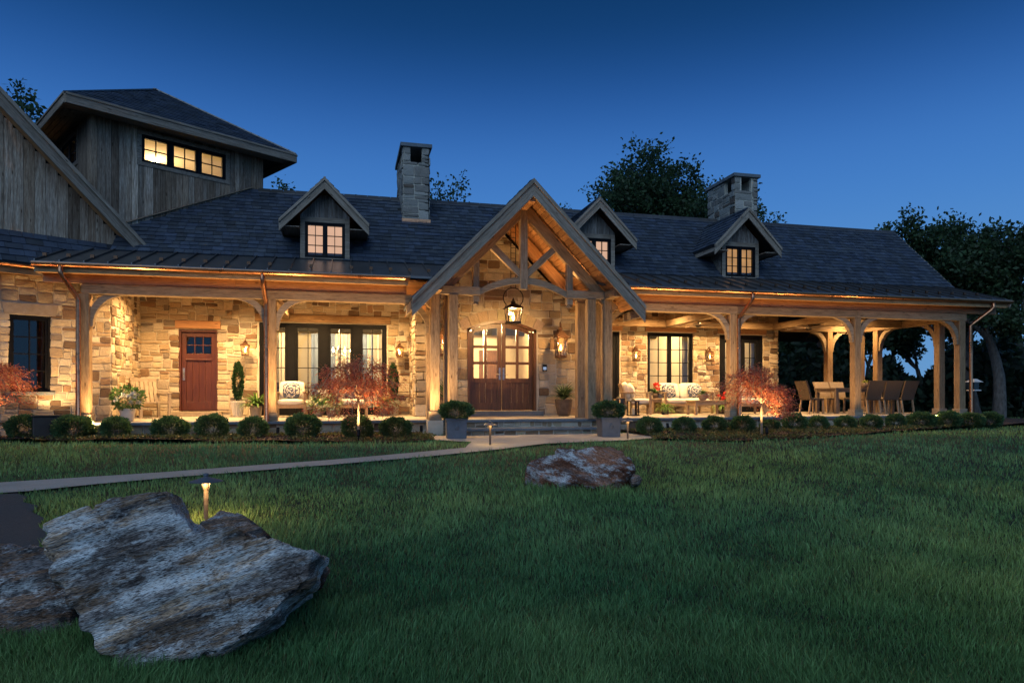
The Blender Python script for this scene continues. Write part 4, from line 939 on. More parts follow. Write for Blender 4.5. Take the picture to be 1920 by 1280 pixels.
# core walls with window openings, then boards
core = MB(); dumm = []
def core_panel(fr, a0, a1, z0, z1, holes, mb, t=.10):
    A = sorted({a0, a1, *[h[0] for h in holes], *[h[1] for h in holes]})
    for i in range(len(A)-1):
        mid = (A[i]+A[i+1])/2; z = z0
        for h0, h1 in sorted([(h[2], h[3]) for h in holes if h[0] < mid < h[1]])+[(z1, z1)]:
            if h0-z > 1e-3: fr.box(mb, A[i], A[i+1], -t, -.001, z, h0)
            z = max(z, h1)
FTL = Frame(FT.p(S0, -3.98, 0)[:2], R(32-90)); TWL = (3.98-2.35, 3.98-1.0, 6.33, 6.97)
FTR = Frame(FT.p(S1, 0, 0)[:2], R(32+90))
core_panel(FT, S0, S1, ZT0, ZT1, [WIN], core); core_panel(FTL, 0, 3.98, ZT0, ZT1, [TWL], core); core_panel(FTR, 0, 3.98, ZT0, ZT1, [], core)
FT.box(core, S0+.1, S1-.1, -3.98, -3.88, ZT0, ZT1); FT.box(core, S0+.1, S1-.1, -3.88, -.1, 6.28, 6.32)
core.build('core_wall', M['plaster'], tower)
c2 = MB(); FT.box(c2, S0+.02, S1-.02, -3.96, -.02, 7.12, 7.18); c2.build('inner_ceiling', M['plaster'], tower)
boards(FT, S0-.02, S1, ZT0, ZT1, WIN, tower); boards(FTL, 0, 3.98, 5.0, ZT1, TWL, tower); boards(FTR, 0, 3.98, 5.0, ZT1, None, tower)
for (fr, (a0, a1, z0, z1), ns) in ((FT, WIN, 3), (FTL, TWL, 2)):
    for (p, q, r, s_) in ((a0-.10, a1+.10, z1, z1+.09), (a0-.10, a1+.10, z0-.09, z0), (a0-.10, a0, z0+.001, z1-.001), (a1, a1+.10, z0+.001, z1-.001)):
        m_ = MB(); fr.box(m_, p, q, 0, .05, r, s_); m_.build('casing_board', M['trim'], tower)
    sash_window(fr, a0, a1, z0, z1, ns, 2, 2, tower, 'window', rec=-.01, fw=.035, sw=.04, mull=.07, mw=.018)
ctr = FT.p((S0+S1)/2, -1.99, 0)
MB().lathe([(.05, 0), (.12, .04), (.12, .1)], 16, (ctr.x, ctr.y, 7.02)).build('ceiling_lamp', M['bulb'], tower); lamp('POINT', (ctr.x, ctr.y, 6.86), 66, tower, color=(1, .68, .32), size=.3)
# hipped roof
e = .62; C = [FT.p(S0-e, e, 7.24), FT.p(S1+e, e, 7.24), FT.p(S1+e, -3.98-e, 7.24), FT.p(S0-e, -3.98-e, 7.24)]; AP = Vector((ctr.x, ctr.y, 8.92))
m_ = MB().add([c for c in C]+[AP]+[c-Vector((0, 0, .06)) for c in C], [(0, 1, 4), (1, 2, 4), (2, 3, 4), (3, 0, 4), (8, 7, 6, 5), (0, 5, 6, 1), (1, 6, 7, 2), (2, 7, 8, 3), (3, 8, 5, 0)]); troof = m_.build('roof', M['deck'], tower)
tp = []
for i in (0, 1, 3):
    A, B = C[i], C[(i+1) % 4]; u = (B-A).normalized(); mid = (A+B)/2; v_ = (AP-mid); L = v_.length; v_.normalize(); n2 = u.cross(v_).normalized(); W_ = (B-A).length
    ps = slates(A, u, v_, n2, int(L/.165)+1, lambda b, W_=W_, L=L: (W_/2*b/L, W_-W_/2*b/L) if b < L-.05 else None, rnd); tp += ps
    w = (B-A).normalized(); nn2 = Vector((w.y, -w.x, 0))
    timber('fascia', A+nn2*.015+Vector((0, 0, -.12)), B+nn2*.015+Vector((0, 0, -.12)), .035, .19, M['trim'], tower); timber('fascia', A+nn2*.04+Vector((0, 0, -.02)), B+nn2*.04+Vector((0, 0, -.02)), .03, .05, M['trim'], tower)
emit('slate', tp, M['slate'], troof, 120, 'slate_field')
for i in (0, 1, 3): MB().bar(C[i]+Vector((0, 0, .02)), AP+Vector((0, 0, .03)), .10, .03).build('hip_cap', M['seam'], troof)
for k in range(5):                             # soffit
    for (fr_, a0, a1) in ((FT, S0-e, S1+e), (FTL, -.0, 3.98+e*0)):
        o0 = .03+k*.118; timber('soffit_board', fr_.p(a0, o0+.055, 7.13), fr_.p(a1, o0+.055, 7.13), .112, .02, M['trim'], tower, ch=.003)
timber('flashing', FT.p(-2.95, .05, 4.86), FT.p(.02, .05, 6.30), .06, .03, M['copper'], tower)

# ================================================================== GABLED WING AT THE LEFT
wing = empty('gabled_wing', (-7, 16.5, 0), 'stone and barn board gabled wing jutting in at the left edge', 'house', keep_world=True)
wm = MB(); ws = []
WW = (-1.88, -1.14, .97, 2.56)
wall_panel(FW_, -5.5, 0, -.1, 3.6, [WW], wm, ws, rnd, extra=[(-1.98, -1.02, 2.56, 2.80)])
wo = wm.build('wall', M['mortar'], wing); emit('stone', ws, M['stone'], wo, 200, 'stonework')
sash_window(FW_, *WW, 1, 2, 4, wing, 'window', rec=-.05, fw=.05, sw=.045)
m_ = MB(); m_.prism([(-2.0, 2.80), (-1.95, 2.57), (-1.06, 2.57), (-1.01, 2.80)], lambda a, b, t: FW_.p(a, t, b), -.05, .03); m_.build('lintel', M['potstone'], wing); 
m_ = MB(); FW_.box(m_, -1.95, -1.07, -.1, .06, .90, .965); m_.build('sill', M['bluestone'], wing, bevel=.006)
m_ = MB(); FW_.box(m_, -5.5, -.3, -2.2, -2.1, 0, 3.4); FW_.box(m_, -.35, -.25, -2.1, -.25, 0, 3.4); FW_.box(m_, -5.5, -.3, -2.1, -.25, 3.3, 3.4); m_.build('inner_wall', M['dark'], wing)
# skirt roof
KE, KT = (.62, 3.54), (.10, 4.17); u = FW_.u; v_ = (FW_.p(0, KT[0], KT[1])-FW_.p(0, KE[0], KE[1])); L = v_.length; v_.normalize(); n2 = u.cross(v_).normalized()
m_ = MB(); m_.pbox([FW_.p(-5.5, KE[0], KE[1]-.06), FW_.p(.2, KE[0], KE[1]-.06), FW_.p(.2, KT[0], KT[1]-.06), FW_.p(-5.5, KT[0], KT[1]-.06), FW_.p(-5.5, KE[0], KE[1]), FW_.p(.2, KE[0], KE[1]), FW_.p(.2, KT[0], KT[1]), FW_.p(-5.5, KT[0], KT[1])]); sk = m_.build('skirt_roof', M['deck'], wing)
ps = slates(FW_.p(0, KE[0], KE[1]), u, v_, n2, int(L/.165)+1, lambda b: (-5.5, .22), rnd, tw=.27, expo=.19); emit('slate', ps, M['slate'], sk, 60, 'slate_field')
timber('fascia', FW_.p(-5.5, KE[0]-.03, KE[1]-.14), FW_.p(-1.0, KE[0]-.03, KE[1]-.14), .04, .17, M['timber'], wing, col=(1.15, .95, .7))
for k in range(4): timber('soffit_board', FW_.p(-5.5, .07+.13*k, 3.40), FW_.p(-.9, .07+.13*k, 3.40), .125, .02, M['cedar'], wing, ch=.003)
g = MB(); g.prism([(.06*math.cos(math.pi+math.pi*k/8), .06*math.sin(math.pi+math.pi*k/8)) for k in range(9)], lambda a, b, t: FW_.p(t, KE[0]+.06+a, 3.50+b), -5.5, -1.28); g.build('gutter', M['copper'], wing)
# gable: boards, rake, roof slope
RZ = lambda s_: 4.02-(s_-.80)*1.01             # underside line of the rake measured at its top edge
boards(FW_, -3.6, .42, 4.15, 9, None, wing, wmin=.13, wmax=.23, ztop=lambda a: max(RZ(a)-.18, 4.16))
cw = MB(); cw.prism([(-3.6, 3.6), (.5, 3.6), (.5, 4.16), (-3.6, RZ(-3.6)-.2)], lambda a, b, t: FW_.p(a, t, b), -.15, .0); cw.build('core_wall', M['dark'], wing)
A_, B_ = (-3.6, RZ(-3.6)), (.80, RZ(.80))
rake('barge_board', FW_.p(A_[0], .50, A_[1]-.07), FW_.p(B_[0], .50, B_[1]-.07), .28, .045, FW_.n, M['trim'], wing)
rake('barge_board', FW_.p(A_[0], .50, A_[1]), FW_.p(B_[0], .50, B_[1]), .10, .10, FW_.n, M['trim'], wing)
for k in range(4): timber('soffit_board', FW_.p(A_[0], .08+.115*k, A_[1]-.20), FW_.p(B_[0], .08+.115*k, B_[1]-.20), .11, .02, M['cedar'], wing, up=tuple((FW_.u*1.0+Vector((0, 0, 1))).normalized()), ch=.003)
m_ = MB(); m_.pbox([FW_.p(A_[0], .55, A_[1]-.06), FW_.p(B_[0], .55, B_[1]-.06), FW_.p(B_[0], -4, B_[1]-.06), FW_.p(A_[0], -4, A_[1]-.06), FW_.p(A_[0], .55, A_[1]), FW_.p(B_[0], .55, B_[1]), FW_.p(B_[0], -4, B_[1]), FW_.p(A_[0], -4, A_[1])]); m_.build('roof', M['deck'], wing)
# ================================================================== LAMPS
for (x, y, e) in ((-4.2, 17.5, 30), (-2.6, 17.9, 30), (-.9, 17.9, 30), (.8, 17.9, 30), (7.2, 17.7, 26), (8.7, 17.9, 26), (10.2, 17.9, 26), (11.9, 17.9, 26), (13.0, 16.6, 11), (14.6, 16.6, 11), (15.6, 18.4, 14), (3.0, 16.9, 0), (-4.2, 15.9, 14), (.9, 15.9, 14)):
    if not e: continue
    dl = MB().lathe([(.05, 0), (.062, .0), (.062, .012), (.05, .012)], 16, (x, y, 3.465)).build('downlight', M['bulb'], house)
    lamp('SPOT', (x, y, 3.455), e*28, house, angle=150, blend=.7, size=.05)

def lantern_mesh(root, h, w, flame_z=.30, hang=False, mat='copperdark'):
    """square tapering coach lantern; origin at the bottom centre"""
    mt = M[mat]; b = w*.38; t = w*.5; z0, z1 = h*.06, h*.60
    MB().box(-b*1.15, b*1.15, -b*1.15, b*1.15, 0, z0).build('base', mt, root, bevel=.003)
    cage = MB()
    for sx in (-1, 1):
        for sy in (-1, 1): cage.bar((sx*b, sy*b, z0), (sx*t, sy*t, z1), w*.06)
    for z, k in ((z0, b), (z1, t)):
        for s in (-1, 1): cage.bar((-k, s*k, z), (k, s*k, z), w*.06); cage.bar((s*k, -k, z), (s*k, k, z), w*.06)
    cage.build('cage', mt, root)
    MB().pbox([(-t*1.2, -t*1.2, z1), (t*1.2, -t*1.2, z1), (t*1.2, t*1.2, z1), (-t*1.2, t*1.2, z1), (-w*.14, -w*.14, h*.78), (w*.14, -w*.14, h*.78), (w*.14, w*.14, h*.78), (-w*.14, w*.14, h*.78)]).build('roof', mt, root)
    MB().lathe([(w*.13, h*.775), (w*.16, h*.80), (w*.16, h*.86), (w*.07, h*.89), (w*.09, h*.92), (w*.02, h), (.004, h*1.02)], 12).build('finial', mt, root)
    for s in (-1, 1):
        MB().add([(-b, s*b, z0), (b, s*b, z0), (t, s*t, z1), (-t, s*t, z1)], [(0, 1, 2, 3)]).build('glass_pane', M['lampglass'], root)
        MB().add([(s*b, -b, z0), (s*b, b, z0), (s*t, t, z1), (s*t, -t, z1)], [(0, 1, 2, 3)]).build('glass_pane', M['lampglass'], root)
    fz = z0+(z1-z0)*flame_z
    MB().lathe([(w*.05, z0), (w*.05, fz-.01)], 8).build('burner', mt, root)
    MB().lathe([(.004, fz-.01), (w*.10, fz+w*.14), (w*.09, fz+w*.25), (w*.035, fz+w*.42), (.002, fz+w*.56)], 10).build('flame', M['flame'], root, smooth=True)
    return fz+w*.72
def wall_lantern(x, y, z, h, w, label, energy):
    r = empty('wall_lantern', (x, y, z), label, 'lantern', 'copper lanterns on the stone wall'); fz = lantern_mesh(r, h, w)
    a = MB().box(-.035, .035, w*.5+.09, w*.5+.11, h*.35, h*.85).tube([(0, w*.5+.09, h*.72), (0, w*.45, h*.95), (0, w*.2, h*1.04), (0, .0, h*.98)], .010, 8); a.build('bracket', M['copperdark'], r)
    lamp('POINT', (0, 0, fz), energy, r, color=(1, .54, .19), size=.03); return r
for (px, lab) in ((460, 'small copper lantern beside the red side door'), (749, 'small copper lantern right of the tall french windows'), (1192, 'small copper lantern left of the casement window behind the sofa'), (1330, 'small copper lantern right of the casement window behind the sofa')):
    wall_lantern(XA(px, 18.98), 18.95, 1.92, .44, .20, lab, 10)
wall_lantern(XA(1051, 17.32), 17.30, 1.88, .92, .29, 'large copper lantern right of the arched entry doors', 14)
wall_lantern(XA(833, 17.32), 17.30, 1.88, .92, .29, 'large copper lantern left of the arched entry doors, behind posts', 14)
pl = empty('hanging_lantern', (XC, 16.0, 2.62), 'big iron hoop lantern hanging in the entry gable', 'lantern'); fz = lantern_mesh(pl, .62, .36, .12, mat='iron')
hoop = MB(); hoop.tube([(.245*math.sin(t)*(1 if abs(t) < 2.1 else .97), 0, .62+.245*math.cos(t)) for t in np.linspace(-2.35, 2.35, 25)], .013, 8); hoop.build('hoop', M['iron'], pl)
for s in (-1, 1): MB().tube([(s*.174, 0, .445), (s*.20, 0, .40), (s*.19, 0, .37)], .013, 8).build('hoop_end', M['iron'], pl)
lad = MB()
for s in (-1, 1): lad.bar((s*.06, 0, .87), (s*.06, 0, 2.45), .016)
for k in range(12): lad.bar((-.06, 0, .95+k*.125), (.06, 0, .95+k*.125), .012)
lad.build('iron_hanger', M['iron'], pl); lamp('POINT', (0, 0, fz), 190, pl, color=(1, .60, .24), size=.05)
kp = MB().box(-.06, .06, -.02, .0, -.09, .09).build('door_intercom', M['bronze']); kp.location = (XA(1021, 17.56), 17.555, 1.62); tag(kp, 'small black intercom plate right of the arched doors', 'intercom')
MB().box(-.045, .045, -.026, -.021, -.05, .03).build('screen', emat('screen', (.55, .7, 1), .5), kp); MB().box(-.02, .02, -.026, -.021, -.075, -.06).build('button', M['steel'], kp)

def path_light(x, y, label, h=.43, e=5):
    z = float(gz(x, y)); r = empty('path_light', (x, y, z), label, 'path light', 'mushroom path lights')
    MB().lathe([(.019, -.05), (.019, h*.70), (.032, h*.79), (.034, h*.885)], 14).build('stem', M['potbrown'], r, smooth=False)
    MB().lathe([(.138, h*.885), (.140, h*.895), (.055, h*.955), (.022, h*.985), (.018, h*1.0), (.024, h*1.02), (.02, h*1.05), (.004, h*1.06)], 24).build('hood', M['lead'], r)
    MB().lathe([(.042, h*.879), (.042, h*.884)], 12).build('lens', emat('softlens', (1, .7, .4), 2.5), r)
    for k in range(3): a = k*2.094+.5; lamp('POINT', (.088*math.cos(a), .088*math.sin(a), h*.872), e/3, r, size=.012, color=(1, .64, .26))
    return r
path_light(-1.18, 6.42, 'bronze mushroom path light standing behind the big boulder', e=24)
path_light(XA(919, 11.85), 11.85, 'path light on the lawn in front of the steps, left one', e=6)
path_light(XA(1177, 12.7), 12.7, 'path light at the mulch edge beside the right lead planter', e=6)

def uplight(x, y, target, e, label, angle=60, col=LAMP):
    z = .05; r = empty('uplight', (x, y, z), label, 'spotlight', 'bronze uplights in the beds')
    d = (Vector(target)-Vector((x, y, z+.14))); d.normalize(); c = Vector((0, 0, .14))
    MB().tube([(0, 0, -.08), (0, 0, .12)], .012, 8).build('stake', M['bronze'], r)
    MB().tube([c-d*.05, c+d*.07], .032, 12).build('housing', M['bronze'], r)
    MB().tube([c+d*.066, c+d*.071], .026, 12).build('lens', M['bulb'], r)
    lamp('SPOT', c+d*.08, e, r, target=c+d*2, angle=angle, blend=.8, size=.03, color=col)
WARM2 = (1, .58, .22)
uplight(-5.7, 15.75, (-5.95, 16.45, 2.2), 260, 'uplight at the foot of the left stone wall', 100)
for (px, Y, e, lab) in ((178, 14.98, 496, 'uplight by the leftmost porch post'), (521, 14.3, 542, 'uplight by the porch post left of the lounge chairs'), (790, 14.4, 496, 'uplight by the left corner of the entry gable'), (905, 14.75, 0, ''), (1075, 14.75, 0, ''), (1252, 14.3, 372, 'uplight in front of the floor lanterns and lounge chair in profile'), (1366, 14.4, 341, 'uplight by the porch post left of the right maple'), (1511, 14.5, 201, 'uplight in front of the stone wall end and dining chairs'), (1609, 14.6, 147, 'uplight by the porch post in front of the dining table'), (1752, 14.7, 139, 'uplight by the far corner post of the porch')):
    if not e: continue
    x = XA(px, Y); uplight(x, Y, (x, 15.3, 3.3), e, lab, 125)
uplight(.24, 13.0, (.3, 13.5, 1.2), 190, 'uplight in front of the trunk of the middle red maple', 110)
uplight(8.15, 12.0, (8.4, 12.5, 1.2), 180, 'uplight in front of the trunk of the right red maple', 110)
uplight(-6.5, 14.55, (-6.4, 14.8, 1.5), 190, 'uplight under the red maple at the left edge', 110)
# small lamps tucked inside the portico frame wash its lining
for (x, y, z, e) in ((XC-1.15, 15.42, 3.31, 55), (XC+1.15, 15.42, 3.31, 70)):
    MB().lathe([(.03, 0), (.035, .05)], 12, (x, y, z-.02)).build('beam_lamp', M['bronze'], portico); lamp('SPOT', (x, y, z+.05), e, portico, target=(x*.6+XC*.4, y+.2, 6), angle=150, size=.03, color=WARM2)
for s in (-1, 1): MB().lathe([(.03, 0), (.035, .012)], 12, (XC+s*1.82, 16.6, 3.105)).build('beam_lamp', M['bulb'], portico); 
for s in (-1, 1): lamp('SPOT', (XC+s*1.82, 16.6, 3.10), 110, portico, target=(XC+s*1.2, 17.2, 0), angle=120, size=.04)

# ================================================================== FURNITURE
def cushion(mb, x0, x1, y0, y1, z0, z1): return mb.box(x0, x1, y0, y1, z0, z1)
def soft_box(name, dims, parent, mat, loc=(0, 0, 0), rot=(0, 0, 0), puff=1.0):
    """a stuffed cushion: a box with rounded, slightly bulging faces"""
    sx, sy, sz = dims; n = 7; V = []; F = []
    bm = bmesh.new(); bmesh.ops.create_cube(bm, size=2); bmesh.ops.subdivide_edges(bm, edges=bm.edges[:], cuts=5, use_grid_fill=True)
    for v in bm.verts:
        p = v.co.copy(); q = Vector((abs(p.x)**3, abs(p.y)**3, abs(p.z)**3)); k = 1-.10*puff*(q.x*q.y+q.y*q.z+q.x*q.z)/1.5
        b = 1+.0*puff
        v.co = Vector((p.x*sx/2*k, p.y*sy/2*k, p.z*sz/2*k*(1+.16*puff*(1-p.x*p.x)*(1-p.y*p.y) if sz < min(sx, sy) else k)))
        if sy < min(sx, sz): v.co.y *= 1+.35*puff*(1-p.x*p.x)*(1-p.z*p.z)
    me = bpy.data.meshes.new(name); bm.to_mesh(me); bm.free(); me.materials.append(mat)
    me.polygons.foreach_set('use_smooth', [True]*len(me.polygons))
    o = bpy.data.objects.new(name, me); link(o, parent); o.location = loc; o.rotation_euler = rot; return o
def lounge(name, loc, rz, label, width=.76, seats=1, cat='chair'):
    r = empty(name, loc, label, cat, rz=rz); w = width/2; T = M['teak']
    for sx in (-1, 1):
        MB().box(min(sx*w, sx*(w-.06)), max(sx*w, sx*(w-.06)), -.40, -.34, 0, .60).build('leg', T, r, bevel=.005); MB().box(min(sx*w, sx*(w-.06)), max(sx*w, sx*(w-.06)), .32, .38, 0, .60).build('leg', T, r, bevel=.005)
        MB().box(min(sx*w, sx*(w-.08))-.005, max(sx*w, sx*(w-.08))+.005, -.42, .40, .60, .63).build('armrest', T, r, bevel=.006)
    MB().box(-w+.06, w-.06, -.40, -.37, .22, .31).build('apron', T, r, bevel=.004); MB().box(-w+.06, w-.06, .34, .37, .22, .31).build('apron', T, r, bevel=.004)
    for k in range(6): MB().box(-w+.06, w-.06, -.36+k*.12, -.28+k*.12, .27, .29).build('seat_slat', T, r)
    bk = MB(); bk.bar((-w+.1, .30, .30), (-w+.1, .44, .86), .05, .04, (0, 1, 0)); bk.bar((w-.1, .30, .30), (w-.1, .44, .86), .05, .04, (0, 1, 0)); bk.bar((-w+.1, .44, .84), (w-.1, .44, .84), .05, .04); bk.bar((-w+.1, .39, .60), (w-.1, .39, .60), .05, .03); bk.build('back_frame', T, r)
    sw = (width-.14)/seats
    for k in range(seats):
        x = -width/2+.07+sw*(k+.5); soft_box('seat_cushion', (sw-.01, .70, .14), r, M['fabric'], (x, -.06, .37)); soft_box('back_cushion', (sw-.01, .14, .50), r, M['fabric'], (x, .27, .66), (R(-14), 0, 0))
    return r
def damask(name, c1, c2):
    m, n, l, b = nodes(name); t = n.new('ShaderNodeTexCoord'); mp = n.new('ShaderNodeMapping'); mp.inputs['Scale'].default_value = (1, 0, 1); l.new(t.outputs['Object'], mp.inputs[0])
    ln = n.new('ShaderNodeVectorMath'); ln.operation = 'LENGTH'; l.new(mp.outputs[0], ln.inputs[0])
    nz = n.new('ShaderNodeTexNoise'); nz.inputs['Scale'].default_value = 14; l.new(mp.outputs[0], nz.inputs['Vector'])
    s1 = n.new('ShaderNodeMath'); s1.operation = 'MULTIPLY_ADD'; s1.inputs[1].default_value = 75; l.new(ln.outputs['Value'], s1.inputs[0])
    s2 = n.new('ShaderNodeMath'); s2.operation = 'MULTIPLY'; s2.inputs[1].default_value = 16; l.new(nz.outputs[0], s2.inputs[0]); l.new(s2.outputs[0], s1.inputs[2])
    si = n.new('ShaderNodeMath'); si.operation = 'SINE'; l.new(s1.outputs[0], si.inputs[0])
    rp = n.new('ShaderNodeValToRGB'); rp.color_ramp.elements[0].position = .35; rp.color_ramp.elements[0].color = (*c1, 1); rp.color_ramp.elements[1].position = .55; rp.color_ramp.elements[1].color = (*c2, 1)
    l.new(si.outputs[0], rp.inputs[0]); l.new(rp.outputs[0], b.inputs['Base Color']); b.inputs['Roughness'].default_value = .95; return m
M['damask'] = damask('damask', (.05, .065, .12), (.52, .49, .44))
def pillow(loc, rz, label, tilt=-16, mat=None):
    o = soft_box('throw_pillow', (.42, .15, .42), None, mat or M['damask'], loc, (R(tilt), 0, rz), 1.6); tag(o, label, 'pillow', 'patterned throw pillows'); return o
YC = 18.1
x1 = XA(544, YC-.35); x2 = XA(661, YC-.35)
lounge('lounge_chair', (x1, YC, ZF), 0, 'teak lounge chair with cream cushions right of the copper downspout'); pillow((x1, YC+.08, ZF+.66), 0, 'blue medallion pillow on the chair near the copper downspout')
lounge('lounge_chair', (x2, YC, ZF), 0, 'teak lounge chair with cream cushions behind the middle red maple'); pillow((x2, YC+.08, ZF+.66), 0, 'blue pillow on the chair behind the middle red maple')
lounge('lounge_chair', (XA(1193, 17.7), 17.75, ZF), R(72), 'teak lounge chair in profile beside the floor lanterns'); pillow((XA(1183, 17.7)+.0, 17.72, ZF+.66), R(72), 'pale pillow on the chair in profile by the lanterns', mat=M['fabric'])
lounge('lounge_chair', (XA(1402, 17.6), 17.6, ZF), R(-12), 'teak lounge chair with cream cushions left of the right maple')
xs_ = XA(1282, 18.4)
lounge('garden_sofa', (xs_, 18.45, ZF), 0, 'two seat teak sofa with cream cushions under the casement window', 1.55, 2, 'sofa')
pillow((xs_-.42, 18.52, ZF+.66), R(8), 'blue swirl pillow at the left end of the sofa'); pillow((xs_+.42, 18.52, ZF+.66), R(-10), 'blue swirl pillow at the right end of the sofa')
def table(name, loc, L, D, H, label, rz=0, mat='teak', top=.04, leg=.06):
    r = empty(name, loc, label, 'table', rz=rz); n = max(3, int(D/.11))
    for k in range(n): MB().box(-L/2, L/2, -D/2+D*k/n+.003, -D/2+D*(k+1)/n-.003, H-top, H).build('top_slat', M[mat], r, bevel=.003)
    for sx in (-1, 1):
        for sy in (-1, 1): x = sx*(L/2-leg/2-.02); y = sy*(D/2-leg/2-.02); MB().box(x-leg/2, x+leg/2, y-leg/2, y+leg/2, 0, H-top).build('leg', M[mat], r, bevel=.004)
    for sy in (-1, 1): y = sy*(D/2-.05); MB().box(-L/2+.08, L/2-.08, y-.012, y+.012, H-top-.08, H-top).build('apron', M[mat], r)
    for sx in (-1, 1): x = sx*(L/2-.05); MB().box(x-.012, x+.012, -D/2+.08, D/2-.08, H-top-.08, H-top).build('apron', M[mat], r)
    return r
table('coffee_table', (XA(1325, 17.15), 17.15, ZF), 1.0, .55, .40, 'low teak coffee table in front of the sofa')
table('side_table', (XA(606, 18.72), 18.72, ZF), .55, .42, .52, 'small teak side table by the french windows')
table('side_table', (XA(1228, 18.6), 18.6, ZF), .40, .40, .45, 'small teak side table left of the sofa')
table('dining_table', (14.75, 17.35, ZF), 2.05, .95, .75, 'long dark dining table in the open end of the porch', mat='potbrown', leg=.09)
def dining_chair(loc, rz, label, mat='wicker'):
    r = empty('wicker_chair', loc, label, 'chair', 'wicker chairs around the dining table', rz); w = .24; mt = M[mat]
    MB().box(-w, w, -.24, .22, .40, .46).build('seat', mt, r, bevel=.015)
    b = MB(); n = 6
    for k in range(n):
        z0, z1 = .44+k*.085, .44+(k+1)*.085; y = lambda z: .20+.16*((z-.44)/.5)**1.3; ww = lambda z: w-.005+.03*((z-.44)/.5)
        b.pbox([(-ww(z0), y(z0)-.02, z0), (ww(z0), y(z0)-.02, z0), (ww(z0), y(z0)+.03, z0), (-ww(z0), y(z0)+.03, z0), (-ww(z1), y(z1)-.02, z1), (ww(z1), y(z1)-.02, z1), (ww(z1), y(z1)+.03, z1), (-ww(z1), y(z1)+.03, z1)])
    b.build('backrest', mt, r)
    for sx in (-1, 1):
        MB().bar((sx*(w-.03), -.21, .40), (sx*(w-.03), -.22, 0), .04).build('leg', M['teak'], r); MB().bar((sx*(w-.03), .19, .40), (sx*(w-.03), .25, 0), .04).build('leg', M['teak'], r)
    return r
YD = 16.55
for (x, y, rz, lab, mt) in ((XA(1627, YD), YD, 180, 'dark wicker chair right beside the porch post, back to the lawn', 'wicker'), (XA(1661, YD), YD, 176, 'dark wicker chair second from the right, back to the lawn', 'wicker'), (XA(1692, YD), YD+.05, 186, 'rightmost dark wicker chair, back to the lawn', 'wicker'), (XA(1524, 17.2), 17.25, 90, 'dark wicker chair at the left head of the dining table', 'wicker'), (XA(1553, 18.1), 18.1, 0, 'pale lit wicker chair behind the table, left one', 'wickerlit'), (XA(1583, 18.1), 18.1, 4, 'pale lit wicker chair behind the table, second from left', 'wickerlit'), (XA(1650, 18.1), 18.1, -3, 'pale lit wicker chair behind the table, rightmost', 'wickerlit')):
    dining_chair((x, y, ZF), R(rz), lab, mt)
# slatted armchair in the corner by the red door
r = empty('slatted_armchair', (-4.55, 18.0, ZF), 'weathered slatted wooden armchair in the corner by the red door', 'chair', rz=R(35)); T = M['potstone']
for sx in (-1, 1):
    MB().bar((sx*.32, -.30, 0), (sx*.32, -.30, .58), .06).build('leg', T, r); MB().bar((sx*.32, .32, 0), (sx*.32, .36, .62), .06).build('leg', T, r); MB().box(sx*.32-.05, sx*.32+.05, -.34, .38, .58, .605).build('armrest', T, r, bevel=.005)
for k in range(6): MB().box(-.30, .30, -.32+k*.10, -.24+k*.10, .36+.0, .38).build('seat_slat', T, r)
for k in range(6): x = -.25+k*.10; MB().bar((x, .28, .38), (x, .44, .92), .075, .02, (0, 1, 0)).build('back_slat', T, r)
MB().bar((-.30, .44, .92), (.30, .44, .92), .05, .09).build('back_rail', T, r)
# floor lanterns with candles
def floor_lantern(x, y, label, h=.44, w=.22, kitty=''):
    r = empty('floor_lantern', (x, y, ZF), label, 'lantern', 'dark candle lanterns on the porch floor'); b = w/2; c = MB()
    for sx in (-1, 1):
        for sy in (-1, 1): c.box(sx*b-.012, sx*b+.012, sy*b-.012, sy*b+.012, .03, h*.86)
    c.build('cage', M['iron'], r); MB().box(-b-.02, b+.02, -b-.02, b+.02, 0, .03).build('base', M['iron'], r); MB().box(-b-.02, b+.02, -b-.02, b+.02, h*.86, h*.90).lathe([(b*.7, h*.9), (b*.3, h), (.02, h*1.03)], 12).build('lid', M['iron'], r)
    for s in (-1, 1): MB().add([(-b, s*b, .03), (b, s*b, .03), (b, s*b, h*.86), (-b, s*b, h*.86)], [(0, 1, 2, 3)]).build('glass_pane', M['lampglass'], r); MB().add([(s*b, -b, .03), (s*b, b, .03), (s*b, b, h*.86), (s*b, -b, h*.86)], [(0, 1, 2, 3)]).build('glass_pane', M['lampglass'], r)
    MB().lathe([(.04, .03), (.04, .20)], 14).build('candle', M['candle'], r)
floor_lantern(XA(1187, 16.7), 16.7, 'dark candle lantern on the porch floor, nearer the steps'); floor_lantern(XA(1160, 17.5), 17.5, 'dark candle lantern half hidden behind the entry posts', .5)
# ceiling fans
def fan(x, y, label, rot):
    r = empty('ceiling_fan', (x, y, 2.82), label, 'ceiling fan', 'bronze ceiling fans under the porch roof', rz=rot); MB().tube([(0, 0, .05), (0, 0, .32)], .014, 8).build('rod', M['iron'], r); MB().lathe([(.04, -.06), (.09, -.03), (.10, .03), (.05, .06)], 16).build('motor', M['iron'], r)
    for k in range(5):
        a = 2*math.pi*k/5; d = Vector((math.cos(a), math.sin(a), 0)); MB().bar(d*.08, d*.62, .12, .012).build('blade', M['potbrown'], r)
fan(XA(1309, 17.1), 17.1, 'ceiling fan over the sofa group', .3); fan(XA(1516, 17.1), 17.1, 'ceiling fan left of the dining table', .9)
